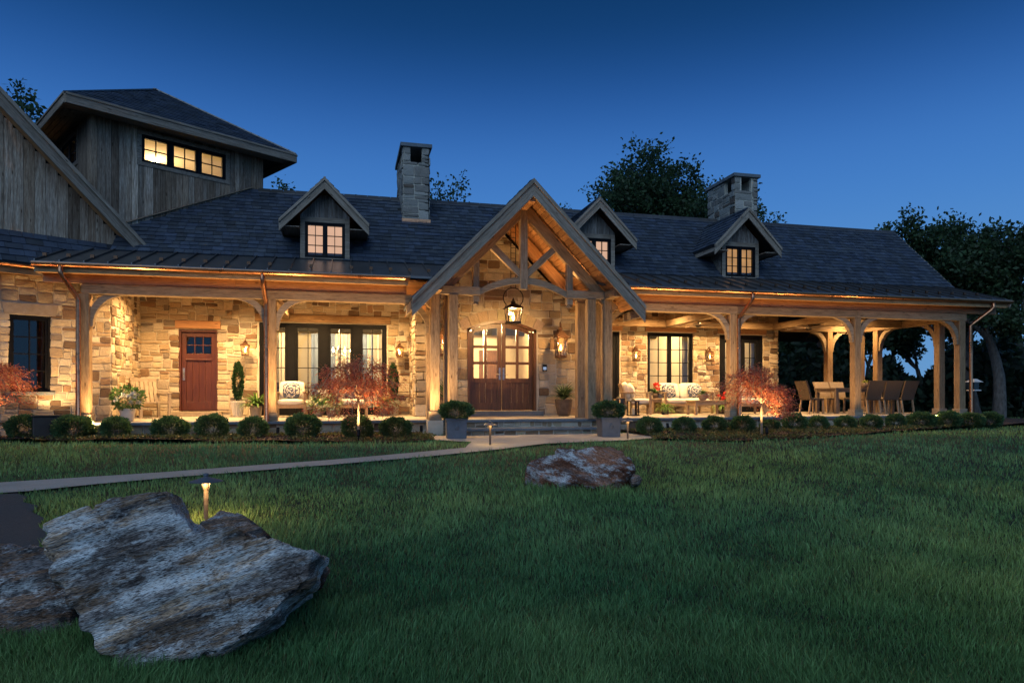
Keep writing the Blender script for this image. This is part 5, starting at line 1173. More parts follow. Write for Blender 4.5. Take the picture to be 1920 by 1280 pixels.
# hose reel box by the left wall, hanging bird feeder at the right
r = empty('hose_reel', (XA(92, 14.95), 15.0, .06), 'dark brown hose reel box between two left boxwoods', 'hose reel', rz=R(25)); MB().box(-.29, .29, -.17, .17, .03, .43).build('box', M['rubber'], r, bevel=.02); MB().box(-.31, .31, -.19, .19, .43, .46).build('lid', M['rubber'], r, bevel=.01)
MB().lathe([(.13, 0), (.15, .02), (.15, .05), (.05, .06)], 20).build('crank_wheel', M['iron'], r); w_ = [o for o in COL.objects if o.name.startswith('crank_wheel')][-1]; w_.rotation_euler = (R(90), 0, 0); w_.location = (.1, -.17, .22)
fx, fy = PD(1826, 20.5); r = empty('bird_feeder', (fx, fy, 1.02), 'small pale bird feeder on a pole right of the porch', 'bird feeder')
MB().box(-.13, .13, -.13, .13, 0, .03).build('tray', M['white'], r); MB().box(-.09, .09, -.09, .09, .03, .26).build('hopper', M['lampglass'], r); MB().pbox([(-.17, -.17, .26), (.17, -.17, .26), (.17, .17, .26), (-.17, .17, .26), (-.05, -.05, .36), (.05, -.05, .36), (.05, .05, .36), (-.05, .05, .36)]).build('roof', M['white'], r); MB().tube([(0, 0, -1.15), (0, 0, .03)], .018, 8).build('pole', M['iron'], r)
# chandelier seen through the french windows
r = empty('chandelier', (-.18, 21.2, 2.15), 'glowing crystal chandelier seen through the french windows', 'chandelier'); MB().tube([(0, 0, .2), (0, 0, 1.05)], .01, 6).build('rod', M['steel'], r); MB().lathe([(.01, -.25), (.05, -.15), (.03, .0), (.06, .1), (.02, .22)], 12).build('body', M['steel'], r)
for k in range(6):
    a = k*math.pi/3; d = Vector((math.cos(a), math.sin(a), 0)); MB().tube([d*.03, d*.2+Vector((0, 0, -.08)), d*.34+Vector((0, 0, .03))], .01, 6).build('arm', M['steel'], r); MB().lathe([(.012, 0), (.03, .05), (.004, .12)], 8, tuple(d*.34+Vector((0, 0, .04)))).build('candle_bulb', M['bulb'], r)
# ================================================================== PLANTS
def nrng(s): return np.random.default_rng(s)
def leafy(name, P, size, mat, parent, seed, col, aspect=.5, amt=.35, alt=None, p_alt=.2, droop=0, outward=None, spread=1.0):
    rg = nrng(seed); V, F = leaf_cards(np.asarray(P), size, rg, aspect, droop=droop, outward=outward, spread=spread)
    return np_mesh(name, V, F, mat, parent, cols=vary(len(P), col, rg, amt, 4, alt, p_alt))
BOXG = (.060, .120, .048)
def boxwood_proto(seed):
    rg = nrng(seed); n = 5200; d = rg.normal(size=(n, 3)); d /= np.linalg.norm(d, axis=1, keepdims=True)
    lump = np.array([1+.22*noise.noise((a*2.1+seed, b*2.1, c*2.1))+.10*noise.noise((a*6, b*6+seed, c*6)) for a, b, c in d]); r = lump*rg.uniform(.45, 1, n)**.4
    P = d*r[:, None]*np.array([.34, .34, .26])+np.array([0, 0, .25]); P[:, 2] = np.maximum(P[:, 2], .02)
    # upright young shoots
    rt = empty('boxwood_shrub'); leafy('foliage', P, .052, M['leaf'], rt, seed, BOXG, .55, .4, (.11, .19, .07), .22, outward=d*.25+np.array([0, 0, .45]), spread=1.0)
    m_ = MB()
    for k in range(6): a = k*1.05+seed; m_.tube([(0, 0, -.03), (.06*math.cos(a), .06*math.sin(a), .12), (.17*math.cos(a), .17*math.sin(a), .30)], [.012, .009, .004], 5)
    m_.build('stem', M['bark'], rt); return snapshot(rt)
protos = [boxwood_proto(s) for s in (1, 2, 3)]; used = [False]*3
def put_shrub(i, x, y, z, sc_, label, rz, group):
    k = i % 3
    if not used[k]: o = protos[k]; used[k] = True
    else: o = copy_tree(protos[k])
    o.location = (x, y, z); o.scale = (sc_*random.uniform(.94, 1.08), sc_*random.uniform(.94, 1.08), sc_*random.uniform(.72, 1.05)); o.rotation_euler = (0, 0, rz); tag(o, label, 'shrub', group); return o
LPX = [45, 138, 218, 320, 398, 474, 568, 670, 742]; LY = np.interp(LPX, [45, 742], [15.0, 13.75])
llab = ['boxwood shrub left of the hose reel', 'boxwood shrub right of the hose reel', 'boxwood shrub below the white flower pot', 'boxwood shrub left of the red door, in the bed', 'boxwood shrub right of the red door, in the bed', 'boxwood shrub left of the middle copper downspout', 'boxwood shrub in front of the left lounge chair', 'boxwood shrub right behind the middle maple trunk', 'boxwood shrub nearest the left lead planter']
for i, (px, y, lab) in enumerate(zip(LPX, LY, llab)): put_shrub(i, XA(px, y), y, .05, random.uniform(.78, .95), lab, i*1.3, 'boxwoods along the left bed')
RPX = [1218, 1283, 1340, 1392, 1444, 1490, 1534, 1585, 1634, 1680, 1728, 1778, 1818, 1856]; RY = np.interp(RPX, [1218, 1856], [13.75, 14.7])
rlab = ['first', 'second', 'third', 'fourth', 'fifth', 'sixth', 'seventh', 'eighth', 'ninth', 'tenth', 'eleventh', 'twelfth', 'thirteenth', 'last']
for i, (px, y, n_) in enumerate(zip(RPX, RY, rlab)): put_shrub(i+1, XA(px, y), y, .05, random.uniform(.66, .82) if i < 10 else random.uniform(.8, .98), f'{n_} boxwood from the steps along the right bed', i*.9+.4, 'boxwoods along the right bed')
# square lead planters with boxwood by the steps
def lead_planter(px, Y, label, lab2, i):
    x = XA(px, Y); r = empty('lead_planter', (x, Y, .03), label, 'planter', 'square lead planters flanking the steps', rz=R(-4))
    b = .205; MB().pbox([(-b*.95, -b*.95, 0), (b*.95, -b*.95, 0), (b*.95, b*.95, 0), (-b*.95, b*.95, 0), (-b, -b, .38), (b, -b, .38), (b, b, .38), (-b, b, .38)]).build('body', M['lead'], r, bevel=.006)
    rim = MB()
    for s in (-1, 1): rim.box(-b-.02, b+.02, s*b-.022, s*b+.022, .375, .41); rim.box(s*b-.022, s*b+.022, -b+.022, b-.022, .375, .41)
    rim.build('rim', M['lead'], r); MB().box(-b+.02, b-.02, -b+.02, b-.02, .36, .385).build('soil', M['soil'], r)
    # round relief boss with a drop, on the front
    m_ = MB(); bm = bmesh.new(); bmesh.ops.create_uvsphere(bm, u_segments=14, v_segments=8, radius=.05); 
    for v in bm.verts: v.co.y *= .45; v.co.z *= 1.15; v.co *= 1+.12*math.sin(9*math.atan2(v.co.z, v.co.x))
    me = bpy.data.meshes.new('relief_boss'); bm.to_mesh(me); bm.free(); me.materials.append(M['lead']); o = bpy.data.objects.new('relief_boss', me); link(o, r); o.location = (0, -b*.99, .23)
    s = put_shrub(i, x, Y, .40, .92, lab2, i*2.0, 'boxwoods in the lead planters'); s.scale = (.98, .98, .72)
lead_planter(855, 13.75, 'blue grey lead planter left of the front steps', 'clipped boxwood growing in the left lead planter', 4); lead_planter(1141, 13.55, 'blue grey lead planter right of the front steps', 'clipped boxwood growing in the right lead planter', 5)

def fronds(n, L, seed, rise=.9, segs=5, wid=.05, droop=1.0, base=.02, spread=1.0):
    """arching strap fronds as ribbons"""
    rg = nrng(seed); V = []; F = []
    for k in range(n):
        a = rg.uniform(0, 2*math.pi); l = L*rg.uniform(.6, 1.1); el = rg.uniform(.35, 1.4)*rise; d = np.array([math.cos(a), math.sin(a), 0]); sd = np.array([-math.sin(a), math.cos(a), 0]); p = d*base*rg.random(); b = len(V)
        for j in range(segs+1):
            t = j/segs; w = wid*(.35+1.3*t*(1-t)*2)*(1-t*.55)
            if j == segs: w = .002
            V += [p-sd*w/2, p+sd*w/2]; e2 = el-droop*t*1.5; p = p+(d*math.cos(e2)*spread+np.array([0, 0, math.sin(e2)]))*l/segs
        for j in range(segs): F.append((b+2*j, b+2*j+1, b+2*j+3, b+2*j+2))
    return np.array(V), np.array(F)
def pot(r, prof, mat, fluted=False, z=0):
    MB().lathe(prof, 28 if fluted else 24, (0, 0, z), .035 if fluted else 0, 1 if fluted else 0).build('pot', M[mat], r, smooth=not fluted)
    rr, zz = prof[-1]; MB().lathe([(rr*.86, zz-.03), (rr*.86, zz+.002)], 16, (0, 0, z)).build('soil', M['soil'], r)
def potted(name, loc, label, prof, mat, cat='potted plant', fluted=False):
    r = empty(name, loc, label, cat); pot(r, prof, mat, fluted); return r, prof[-1][1]
ribbed = [(.10, 0), (.115, .02), (.165, .33), (.175, .36), (.175, .40)]; small = [(.12, 0), (.125, .02), (.15, .24), (.155, .28)]; tub = [(.11, 0), (.12, .02), (.155, .24), (.165, .27)]
def ell(n, c, r, seed): 
    rg = nrng(seed); d = rg.normal(size=(n, 3)); d /= np.linalg.norm(d, axis=1, keepdims=True); return d*(rg.uniform(.3, 1, n)**.5)[:, None]*np.array(r)+np.array(c)
for (px, Y, lab, sd) in ((446, 18.55, 'slim conical topiary in a ribbed pot beside the red door', 5), (737, 18.7, 'slim conical topiary behind the middle maple at the windows', 6)):
    r, h = potted('topiary_tree', (XA(px, Y), Y, ZF), lab, ribbed, 'potwhite', fluted=True)
    P = ell(2800, (0, 0, h+.50), (.115, .115, .50), sd); leafy('foliage', P, .055, M['leaf'], r, sd, (.03, .075, .03), .5); MB().tube([(0, 0, h-.02), (0, 0, h+.5)], .012, 6).build('stem', M['bark'], r)
def fernpot(px, Y, lab, prof, mat, L, n, col, sd, alt=None, zz=ZF, wid=.05, rise=.95, droop=1.0, name='potted_fern'):
    r, h = potted(name, (XA(px, Y), Y, zz), lab, prof, mat); V, F = fronds(n, L, sd, wid=wid, rise=rise, droop=droop); V[:, 2] += h; rg = nrng(sd)
    np_mesh('fronds', V, F, M['leaf'], r, cols=np.repeat(vary(n, col, rg, .3, 1, alt, .25), len(V)//n, 0)); return r
GR = (.10, .19, .045)
fernpot(480, 18.1, 'bushy green fern in a pale pot left of the lounge chairs', small, 'potstone', .54, 170, GR, 11)
fernpot(1247, 17.55, 'spilling bright fern on the floor between chair and sofa', [(.09, 0), (.13, .14)], 'potbrown', .36, 150, (.14, .24, .05), 12, droop=1.3); fernpot(1352, 17.75, 'spilling bright fern right behind the coffee table', [(.09, 0), (.13, .14)], 'potbrown', .36, 150, (.14, .24, .05), 13, droop=1.3)
fernpot(1057, 16.95, 'spiky grass plant in a big dark urn right of the entry doors', [(.13, 0), (.17, .05), (.215, .26), (.225, .40), (.235, .44)], 'potbrown', .62, 330, (.06, .10, .045), 14, wid=.024, rise=1.0, droop=.75, name='urn_plant')
fernpot(839, 16.95, 'leafy plant in a dark urn left of the entry doors', [(.13, 0), (.17, .05), (.215, .26), (.225, .40), (.235, .44)], 'potbrown', .70, 80, (.045, .09, .035), 15, wid=.05, rise=1.25, droop=.6, name='urn_plant')
fernpot(722, 18.2, 'broad leaved plant in a stone pot under the maple crown', small, 'potstone', .55, 60, (.10, .17, .04), 16, alt=(.22, .26, .06), wid=.075)
fernpot(1318, 17.15, 'small leafy bowl on the coffee table', [(.07, 0), (.10, .03), (.155, .15), (.16, .17)], 'potstone', .20, 120, (.05, .11, .03), 17, zz=ZF+.40, wid=.035, name='bowl_plant')
fernpot(606, 18.72, 'low green plant in a cream pot on the side table', [(.09, 0), (.13, .05), (.14, .17), (.12, .19)], 'potwhite', .17, 120, (.07, .15, .03), 18, zz=ZF+.52, wid=.03, name='bowl_plant')
fernpot(1622, 17.35, 'yellow green plant in a dark square pot on the dining table', [(.10, 0), (.14, .16)], 'potbrown', .14, 90, (.30, .34, .08), 19, zz=ZF+.75, wid=.03, name='bowl_plant')
for (px, Y, lab, sd, pr) in ((597, 17.75, 'white leaved caladium pot at the left chair', 21, small), (621, 17.7, 'white leaved caladium pot at the right chair', 22, small)):
    r, h = potted('caladium_pot', (XA(px, Y), Y, ZF), lab, [(.09, 0), (.13, .18)], 'potstone'); P = ell(260, (0, 0, h+.15), (.23, .23, .16), sd); leafy('foliage', P, .12, M['petal'], r, sd, (.50, .52, .36), .7, .2, (.10, .20, .06), .35)
r, h = potted('flower_pot', (XA(239, 15.9), 15.9, ZF), 'white pot of bushy white hydrangea in front of the armchair', tub, 'potwhite'); P = ell(700, (0, 0, h+.22), (.30, .30, .25), 31); leafy('foliage', P, .075, M['leaf'], r, 31, (.07, .14, .04), .55)
for k in range(9):
    rg = nrng(40+k); a = rg.uniform(-2.6, -.2); c = (.24*math.cos(a), .24*math.sin(a), h+.12+.26*rg.random()); leafy('blossom', ell(60, c, (.05, .05, .045), 50+k), .035, M['petal'], r, 60+k, (.70, .70, .62), .9, .1)
for (px, Y, zz, lab, sd) in ((1229, 18.6, ZF+.45, 'red flowering bromeliad on the table left of the sofa', 71), (1357, 18.3, ZF, 'red flowering plant in a pot right of the sofa', 72)):
    pr = [(.07, 0), (.11, .14)] if zz > ZF else [(.12, 0), (.15, .30)]
    r = fernpot(px, Y, lab, pr, 'potbrown', .30, 60, (.06, .13, .04), sd, zz=zz, wid=.04, name='flower_pot')
    for k in range(7): rg = nrng(sd*10+k); c = (rg.uniform(-.2, .2), rg.uniform(-.2, .05), pr[-1][1]+rg.uniform(.1, .3)); leafy('blossom', ell(26, c, (.04, .04, .04), sd*7+k), .05, M['petal'], r, sd+k, (.55, .03, .02), .7, .2)

# ---------------- lace leaf maples
def maple(name_label, x, y, z, H, W_, seed, lean=0.0, n_limb=12, tw=.030):
    r = empty('red_maple', (x, y, z), name_label, 'tree', 'weeping red maples', rz=seed*1.7); rg = nrng(seed); tr = MB(); fork = H*.50
    base = [Vector((0, 0, -.05)), Vector((.012, 0, fork*.35)), Vector((-.008, .01, fork*.7)), Vector((.015, 0, fork))]; tr.tube(base, [tw, tw*.85, tw*.8, tw*.75], 8); tr.build('trunk', M['maplebark'], r, smooth=True)
    lim = MB(); LP = []; LO = []
    for k in range(n_limb):
        a = 2*math.pi*k/n_limb+rg.uniform(-.25, .25); reach = W_/2*rg.uniform(.5, 1.15); top = (H-fork)*rg.uniform(.2, 1.0); d = Vector((math.cos(a), math.sin(a), 0)); pts = []
        for j in range(9):
            t = j/8; zz = fork+top*math.sin(min(t*2.0, 1.0)*math.pi/2)-(max(t-.5, 0)*2)**1.6*H*.30*rg.uniform(.8, 1.2); pts.append(base[-1]*(1-t)+d*reach*t+Vector((rg.normal()*.018, rg.normal()*.018, zz-(base[-1].z*(1-t)))))
        pts[0] = base[-1].copy(); lim.tube(pts, [tw*.5*(1-.85*j/8)+.003 for j in range(9)], 5)
        for j in range(2, 9):
            for q in range(6):
                c = pts[j]+Vector((rg.normal()*.10, rg.normal()*.10, rg.normal()*.045-.01)); o_ = np.array([d.x, d.y, -.45])
                if rg.random() < .5: lim.tube([pts[j], c], .0035, 3, cap=False)
                for m in range(24): LP.append(np.array(c)+rg.normal(size=3)*np.array([.085, .085, .03])); LO.append(o_)
    lim.build('limbs', M['maplebark'], r, smooth=True)
    rg2 = nrng(seed+9); V, F = leaf_cards(np.array(LP), .060, rg2, .22, outward=np.array(LO), spread=.75, droop=.15)
    np_mesh('crown', V, F, M['leaf'], r, cols=vary(len(LP), (.34, .082, .050), rg2, .45, 4, (.45, .18, .085), .35)); return r
maple('red maple with drooping crown in the bed left of the steps', .24, 13.35, .04, 1.62, 1.62, 3); maple('red maple with drooping crown in the bed right of the steps', XA(1428, 12.45), 12.45, .02, 1.42, 1.62, 8); maple('red maple cut off by the left edge', -6.62, 14.75, .05, 1.8, 1.6, 14, n_limb=11)

# ---------------- big trees
def grow(rg, H, r0, spread, levels=4, lean=(0, 0)):
    tubes = []; tips = []
    def rec(p, d, L, r, lv):
        pts = [p]; rs = [r]; n = 5
        for k in range(n):
            d = (d+Vector(rg.normal(size=3)*.10)+Vector((0, 0, .05 if lv else .02))).normalized(); p = p+d*L/n; pts.append(p); rs.append(r*(1-.45*(k+1)/n))
            if lv >= 1 and lv < levels and k >= 1 and rg.random() < .65:
                ax = d.orthogonal().normalized(); ax.rotate(Matrix.Rotation(rg.uniform(0, 6.28), 3, d)); nd = (d*.55+ax*spread*rg.uniform(.6, 1.1)).normalized(); rec(p, nd, L*rg.uniform(.45, .65), rs[-1]*.6, lv+1)
        tubes.append((pts, rs, 7 if lv < 2 else 5 if lv == 2 else 3))
        if lv >= 2: tips.extend(pts[2:])
        if lv < levels:
            for k in range(3 if lv == 0 else 2):
                ax = d.orthogonal().normalized(); ax.rotate(Matrix.Rotation(rg.uniform(0, 6.28), 3, d)); nd = (d+ax*spread*rg.uniform(.35, .9)).normalized(); rec(p, nd, L*rg.uniform(.6, .85)*(1 if lv else .85), rs[-1]*.72, lv+1)
    rec(Vector((0, 0, -.3)), Vector((lean[0], lean[1], 1)).normalized(), H*.36, r0, 0)
    return tubes, tips
def big_tree(loc, H, r0, seed, label, spread=.62, leaves=14000, leaf=.20, clump=.55, col=(.040, .068, .028), lean=(0, 0), levels=4, group='trees behind the house', name='broadleaf_tree', cut=0.0, dens=.8):
    rg = nrng(seed); tubes, tips = grow(rg, H, r0, spread, levels, lean); top = max(t.z for t in tips); k = H/top
    r = empty(name, loc, label, 'tree', group); m_ = MB()
    for pts, rs, n in tubes: m_.tube([p*k for p in pts], rs, n, cap=False)
    m_.build('trunk', M['bark'], r, smooth=True)
    T = np.array([tuple(t*k) for t in tips]); 
    if cut: T = T[T[:, 2] > cut]
    # leaves gather in clumps round a share of the twigs, leaving gaps of sky
    keep = T[rg.random(len(T)) < dens]; C = keep[rg.integers(0, len(keep), leaves)]; q = rg.normal(size=(leaves, 3)); q /= np.linalg.norm(q, axis=1, keepdims=True); P = C+q*(rg.random((leaves, 1))**.5)*clump*np.array([.85, .85, .6])
    rg2 = nrng(seed+5); V, F = leaf_cards(P, leaf, rg2, .6, droop=.2); np_mesh('crown', V, F, M['leaf'], r, cols=vary(leaves, col, rg2, .45)); return r
def tree_at(px, d, ytop, r0, seed, label, **kw):
    x, y = PD(px, d); z = float(gz(x, y)); H = CZ+(738-ytop)*d/1280-z; return big_tree((x, y, z), H, r0, seed, label, **kw)
tree_at(1170, 40, 298, .30, 101, 'tall airy tree above the ridge between two dormers', leaves=36000, leaf=.20, clump=.75, levels=5, spread=.68)
tree_at(1268, 43, 318, .24, 102, 'thin crowned tree left of the right chimney', leaves=9000, leaf=.20, clump=.6, spread=.5)
tree_at(1322, 42, 362, .24, 103, 'tree half hidden behind the right chimney', leaves=14000, leaf=.21, clump=.8, spread=.5)
tree_at(1062, 44, 372, .24, 104, 'low tree showing left of the middle dormer', leaves=9000, leaf=.21, clump=.75, spread=.5)
tree_at(846, 38, 338, .24, 105, 'rounded tree right of the left chimney', leaves=12000, leaf=.21, clump=.75, spread=.5)
tree_at(560, 40, 350, .24, 106, 'low tree behind the left dormer', leaves=12000, leaf=.21, clump=.75, spread=.5); tree_at(650, 42, 372, .24, 107, 'low tree between left dormer and chimney', leaves=8000, leaf=.21, clump=.75, spread=.5)
tree_at(46, 34, 172, .3, 108, 'dark tree at the left edge behind the tower', leaves=14000, leaf=.26, clump=.9)
WD = 'woodland trees beyond the porch'
tree_at(1872, 25, 388, .26, 111, 'tallest dark tree at the right edge with pale trunk', leaves=24000, leaf=.17, clump=.55, dens=.55, group=WD, spread=.72, lean=(.02, 0))
tree_at(1838, 27, 418, .20, 112, 'twin trunked tree just right of the porch corner', leaves=14000, leaf=.17, clump=.55, dens=.55, group=WD, lean=(-.1, .05), spread=.7); tree_at(1935, 23, 400, .24, 113, 'dark tree cut off by the right edge', leaves=15000, leaf=.17, clump=.55, dens=.55, group=WD, spread=.7)
for (px, d, yt, sd, lab) in ((1560, 33, 545, 121, 'leaning woodland tree seen left of the front dining post'), (1625, 38, 520, 122, 'woodland tree seen behind the dining chairs'), (1690, 34, 500, 123, 'woodland tree right of the dining chairs'), (1735, 31, 520, 124, 'slim woodland tree left of the porch corner post'), (1475, 34, 600, 126, 'woodland tree behind the right end of the stone wall'), (1770, 40, 480, 125, 'woodland tree behind the porch corner post')):
    tree_at(px, d, yt, .16, sd, lab, leaves=15000 if px < 1580 else 13000, leaf=.21, clump=.70, group=WD, spread=.6)
# the dark edge of the wood: an undergrowth nobody could count
rg = nrng(300); n = 46000; px = rg.uniform(1380, 2150, n); d = rg.uniform(27, 46, n); zt = rg.random(n)**1.4*(1.7+.9*np.sin(px*.021)+.7*np.sin(px*.057+1)+2.6*np.clip(1-np.abs(px-1500)/90, 0, 1)+1.5*np.clip(1-np.abs(px-1720)/95, 0, 1)+2.2*np.clip(1-np.abs(px-1818)/55, 0, 1)+1.2*np.clip((px-1830)/60, 0, 1))*(d/34); X = FW.x*d+RT.x*d*(px-960)/1280; Y = FW.y*d+RT.y*d*(px-960)/1280
V, F = leaf_cards(np.stack([X, Y, gz(X, Y)+zt], 1), .34, rg, .6); o = np_mesh('woodland_undergrowth', V, F, M['leaf'], cols=vary(n, (.026, .042, .021), rg, .5)); tag(o, 'dark undergrowth filling the foot of the wood', 'undergrowth', kind='stuff')

# ---------------- ground cover and mulch chips
rg = nrng(400); P = []; 
for poly, n in ((BEDL, 5200), (BEDR, 9000)):
    q = np.array(poly); x = rg.uniform(q[:, 0].min(), q[:, 0].max(), n*3); y = rg.uniform(q[:, 1].min(), 15.0, n*3); k = inpoly(x, y, poly); x, y = x[k][:n], y[k][:n]
    P.append(np.stack([x, y, np.array([mul_z(a, b) for a, b in zip(x, y)])+.004], 1))
P = np.concatenate(P); V, F = leaf_cards(P, .055, rg, .35, outward=np.array([[0, 0, .12]]), spread=1); V[:, 2] = np.maximum(V[:, 2], np.repeat(P[:, 2], 4)-.004)
o = np_mesh('mulch_chips', V, F, M['chip'], cols=vary(len(P), (.045, .025, .016), rg, .5, 4, (.10, .065, .04), .2)); tag(o, 'shredded bark chips strewn over the beds', 'mulch', kind='stuff')
k = (rg.random(len(P)) < .62) & (np.array([noise.noise((a*1.2, b*1.2, 4)) for a, b, c in P]) > -.18) & (P[:, 1] < 14.6); Q = np.repeat(P[k], 4, 0)+rg.normal(size=(k.sum()*4, 3))*np.array([.05, .05, .012]); Q[:, 2] += .02
V, F = leaf_cards(Q, .05, rg, .5, outward=np.array([[0, 0, .5]])); o = np_mesh('ground_cover', V, F, M['leaf'], cols=vary(len(Q), (.09, .10, .03), rg, .4, 4, (.16, .13, .05), .25)); tag(o, 'low yellow green ground cover between the shrubs', 'ground cover', kind='stuff')

# ================================================================== BOULDERS
def boulder(name, outline, thick, lean, loc, rz, mat, label, seed, vox=.022, bulge=.06, rough=.05):
    """a split slab: outline (u,v) in metres on its broad face, given depth, tilted back, weathered"""
    n = len(outline); bm = bmesh.new(); cu = sum(a for a, b in outline)/n; cv = sum(b for a, b in outline)/n
    rings = [(.955, -.03), (1.0, .03), (1.02, thick*.5), (.94, thick*.85), (.70, thick)]; R_ = []
    for k, (s, t) in enumerate(rings): R_.append([bm.verts.new((cu+(a-cu)*s, t+.05*noise.noise((a*2+seed, b*2, k*1.7))*(k > 1), cv+(b-cv)*s)) for a, b in outline])
    c0 = bm.verts.new((cu, -.03-bulge, cv)); c1 = bm.verts.new((cu, thick, cv))
    for k in range(len(R_)-1):
        for i in range(n): bm.faces.new((R_[k][i], R_[k][(i+1) % n], R_[k+1][(i+1) % n], R_[k+1][i]))
    for i in range(n): bm.faces.new((c0, R_[0][(i+1) % n], R_[0][i])); bm.faces.new((c1, R_[-1][i], R_[-1][(i+1) % n]))
    bmesh.ops.recalc_face_normals(bm, faces=bm.faces)
    for _ in range(5): 
        es = [e for e in bm.edges if e.calc_length() > vox*1.6]
        if not es: break
        bmesh.ops.subdivide_edges(bm, edges=es, cuts=1, smooth=.0); bmesh.ops.triangulate(bm, faces=bm.faces[:])
    bm.normal_update(); disp = []
    for v in bm.verts:
        p = v.co+Vector((seed, seed*.37, 0)); q = Vector((p.x*1.0+p.z*.25, p.y, p.z*3.4-p.x*.9))
        h = rough*.75*noise.fractal(p*2.3, 1.0, 2.0, 4)+rough*.5*noise.fractal(q*3.1, .9, 2.1, 5)+rough*.14*noise.fractal(p*22, .8, 2.0, 3)
        # crisp ledges along the bedding, and a few cracks across it
        s = (q.z*2.2+.6*noise.noise(p*1.7)) % 1.0; h += rough*.34*(1 if s < .5 else -1)*min(1, abs(s-.5)*14)*min(1, (s if s < .5 else 1-s)*14); c_ = abs(noise.noise(Vector((p.x*2.6+p.z*1.2, p.y*1.5, p.z*.8-p.x*.5))*1.0+Vector((4, 7, 1)))); h -= rough*.9*max(0, 1-c_/.035)
        disp.append(h)
    for v, h in zip(bm.verts, disp): v.co += v.normal*h
    bmesh.ops.rotate(bm, verts=bm.verts, cent=(0, 0, 0), matrix=Matrix.Rotation(lean, 3, 'X'))
    me = bpy.data.meshes.new(name); bm.to_mesh(me); bm.free(); me.materials.append(M[mat]); me.polygons.foreach_set('use_smooth', [True]*len(me.polygons))
    o = bpy.data.objects.new(name, me); link(o); o.location = loc; o.rotation_euler = (0, 0, rz); tag(o, label, 'boulder', 'boulders on the lawn'); return o
def outline_px(pts, d, px0, py0, lean=0.0):
    s = d/1280; r = []
    for x, y in pts:
        v = -(y-py0)*s/(math.cos(lean)+(y-738)/1280*math.sin(lean)); r.append(((x-px0)*(d+v*math.sin(lean))/1280, v))
    return r
# main slab: outline measured on its face about 3.4 m away
pts = [(68, 976), (112, 955), (160, 943), (205, 920), (243, 912), (280, 926), (302, 950), (316, 974), (345, 996), (392, 984), (440, 996), (490, 1010), (545, 1028), (574, 1048), (576, 1085), (556, 1118), (530, 1142), (510, 1168), (462, 1205), (415, 1240), (340, 1258), (230, 1252), (192, 1215), (152, 1160), (122, 1105), (92, 1066), (72, 1030)]
d0 = 3.12; px0, py0 = 330, 1238; x, y = PD(px0, d0); zb = float(gz(x, y)); zpix = CZ-(py0-738)*d0/1280
boulder('boulder', outline_px([(px0+(a-px0)*.98, b) for a, b in pts], d0, px0, py0, R(20)), .46, R(-20), (x, y, zpix), -PHI+R(8), 'gneiss', 'large grey banded boulder at the lower left', 2.0, vox=.020, bulge=.02, rough=.032)
pts = [(-160, 1036), (-60, 1024), (10, 1024), (60, 1030), (86, 1056), (106, 1100), (124, 1145), (128, 1190), (100, 1218), (0, 1235), (-150, 1230), (-200, 1120)]
d0 = 3.5; px0, py0 = 0, 1205; x, y = PD(px0, d0); boulder('boulder', outline_px(pts, d0, px0, py0, R(28)), .6, R(-28), (x, y, CZ-(py0-738)*d0/1280), -PHI, 'gneiss2', 'rusty grey boulder cut off by the left edge', 9.0, vox=.026, rough=.05)
pts = [(375, 985), (385, 968), (400, 958), (425, 960), (452, 972), (478, 990), (500, 1010), (470, 1030), (390, 1030)]
d0 = 4.75; px0, py0 = 430, 1018; x, y = PD(px0, d0); boulder('boulder', outline_px(pts, d0, px0, py0, R(25)), .3, R(-25), (x, y, CZ-(py0-738)*d0/1280), -PHI, 'gneiss2', 'small brown grey rock beneath the path light', 17.0, vox=.02, rough=.03)
pts = [(548, 1062), (575, 1040), (592, 1044), (602, 1060), (600, 1084), (588, 1100), (560, 1110)]
d0 = 3.9; px0, py0 = 575, 1100; x, y = PD(px0, d0); boulder('boulder', outline_px(pts, d0, px0, py0, R(20)), .2, R(-20), (x, y, CZ-(py0-738)*d0/1280), -PHI, 'rustrock', 'small rust red rock behind the right end of the large boulder', 23.0, vox=.018, rough=.02)
pts = [(990, 868), (1000, 860), (1030, 852), (1044, 856), (1050, 843), (1085, 840), (1130, 842), (1165, 843), (1180, 858), (1196, 872), (1190, 888), (1165, 900), (1150, 915), (1110, 918), (1080, 912), (1040, 905), (1005, 893)]
d0 = 7.7; px0, py0 = 1095, 914; x, y = PD(px0, d0); boulder('boulder', outline_px(pts, d0, px0, py0, R(46)), .62, R(-46), (x, y, CZ-(py0-738)*d0/1280), -PHI, 'rustrock', 'flat rust and white boulder in the middle of the lawn', 31.0, vox=.028, rough=.04, bulge=.02)
pts = [(1182, 898), (1188, 888), (1200, 890), (1204, 900), (1198, 910), (1186, 910)]
d0 = 7.8; px0, py0 = 1193, 908; x, y = PD(px0, d0); boulder('boulder', outline_px(pts, d0, px0, py0, R(20)), .12, R(-20), (x, y, CZ-(py0-738)*d0/1280), -PHI, 'gneiss2', 'fist sized stone at the right end of the rust boulder', 37.0, vox=.015, rough=.012)

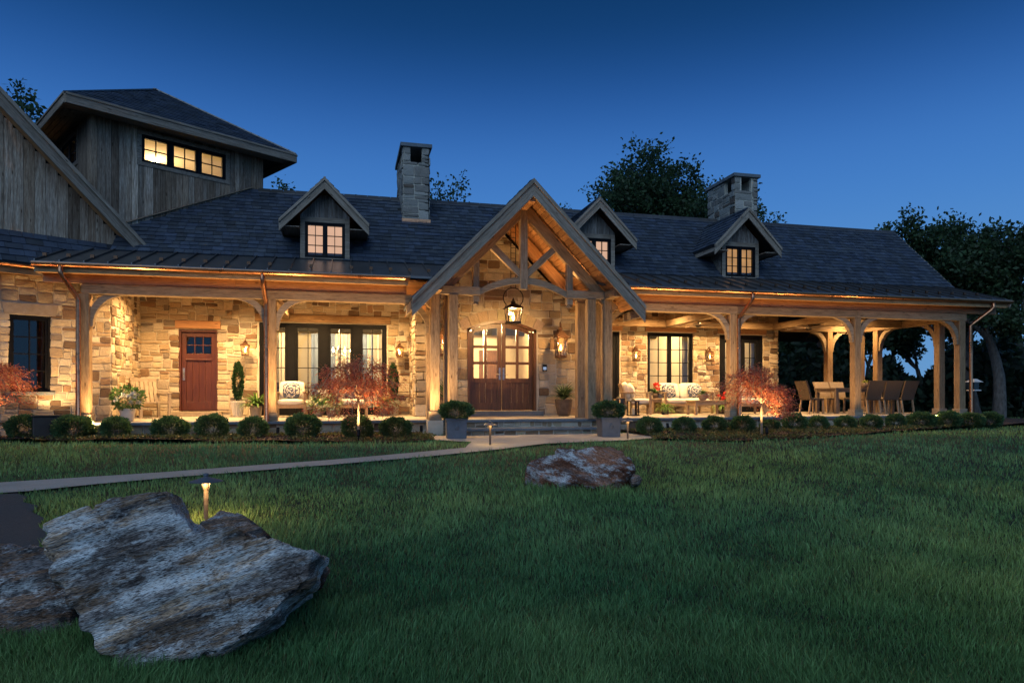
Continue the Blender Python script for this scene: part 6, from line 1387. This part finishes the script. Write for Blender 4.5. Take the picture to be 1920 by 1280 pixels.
# ================================================================== GRASS
BR = (*PD(330, 2.9), *PD(1090, 7.4))
def grass(n, seed):
    rg = nrng(seed); u = rg.random(n); dmin, dmax = 1.6, 26.0
    a = -.75; d = (dmin**a+u*(dmax**a-dmin**a))**(1/a); t = rg.uniform(-1.0, 1.08, n); X = FW.x*d+RT.x*d*t; Y = FW.y*d+RT.y*d*t
    k = ~(inpoly(X, Y, PATH) | inpoly(X, Y, DRIVE) | inpoly(X, Y, BEDL) | inpoly(X, Y, BEDR)) & ~((Y > 15.0) & (X < 17.2) & (X > -6.5)); X, Y, d = X[k], Y[k], d[k]; n = len(X)
    Z = gz(X, Y); ns = np.sin(X*2.1+1.3*np.sin(Y*1.7))*np.cos(Y*1.9+.8*np.sin(X*2.9)); n2 = np.sin(X*6.3+2*np.sin(Y*4.1))*np.cos(Y*5.7)
    h = (.058+.016*ns+.012*n2)*rg.uniform(.55, 1.35, n)*np.interp(d, [2, 8, 20], [1.0, 1.0, 1.1]); h = h*(1+.5*np.exp(-((X-BR[0])**2+(Y-BR[1])**2)/.30)+.8*np.exp(-((X-BR[2])**2+(Y-BR[3])**2)/.5)); w = np.interp(d, [2, 5, 10, 24], [.0032, .0052, .0098, .022])*rg.uniform(.7, 1.3, n)
    az = rg.uniform(0, 2*np.pi, n); la = np.arctan2(np.sin(Y*1.1+X*.4), np.cos(X*1.3))+rg.normal(size=n)*1.6; ln_ = h*rg.uniform(.05, .7, n)
    sd = np.stack([np.cos(az), np.sin(az), np.zeros(n)], 1)*w[:, None]*.5; b = np.stack([X, Y, Z-.004], 1); lean = np.stack([np.cos(la), np.sin(la), np.zeros(n)], 1)*ln_[:, None]; up = np.array([0, 0, 1])*h[:, None]
    m = b+up*.58+lean*.36; tip = b+up+lean; V = np.stack([b-sd, b+sd, m-sd*.8, m+sd*.8, tip], 1).reshape(-1, 3); i = np.arange(n)*5
    F = np.concatenate([np.stack([i, i+1, i+3], 1), np.stack([i, i+3, i+2], 1), np.stack([i+2, i+3, i+4], 1)])
    n3 = np.sin(X*.55+1.7*np.sin(Y*.43+.5))*np.cos(Y*.61+1.1*np.sin(X*.37)); base = np.array([.150, .265, .085]); c = (base*(1+.20*ns+.16*n2+.22*n3)[:, None])*np.stack([1+.25*n3+.15*ns, np.ones(n), 1-.2*n3], 1)*rg.uniform(.65, 1.35, (n, 1)); y_ = rg.random(n) < .07; c[y_] = np.array([.13, .13, .05])*rg.uniform(.7, 1.2, (y_.sum(), 1))
    o = np_mesh('grass', V, F, M['grass'], cols=np.repeat(c, 5, 0)); tag(o, 'soft uncut lawn grass running from the house to the camera', 'grass', kind='stuff'); return n
NG = grass(640000, 77)
# a ragged fringe where the lawn meets the paving
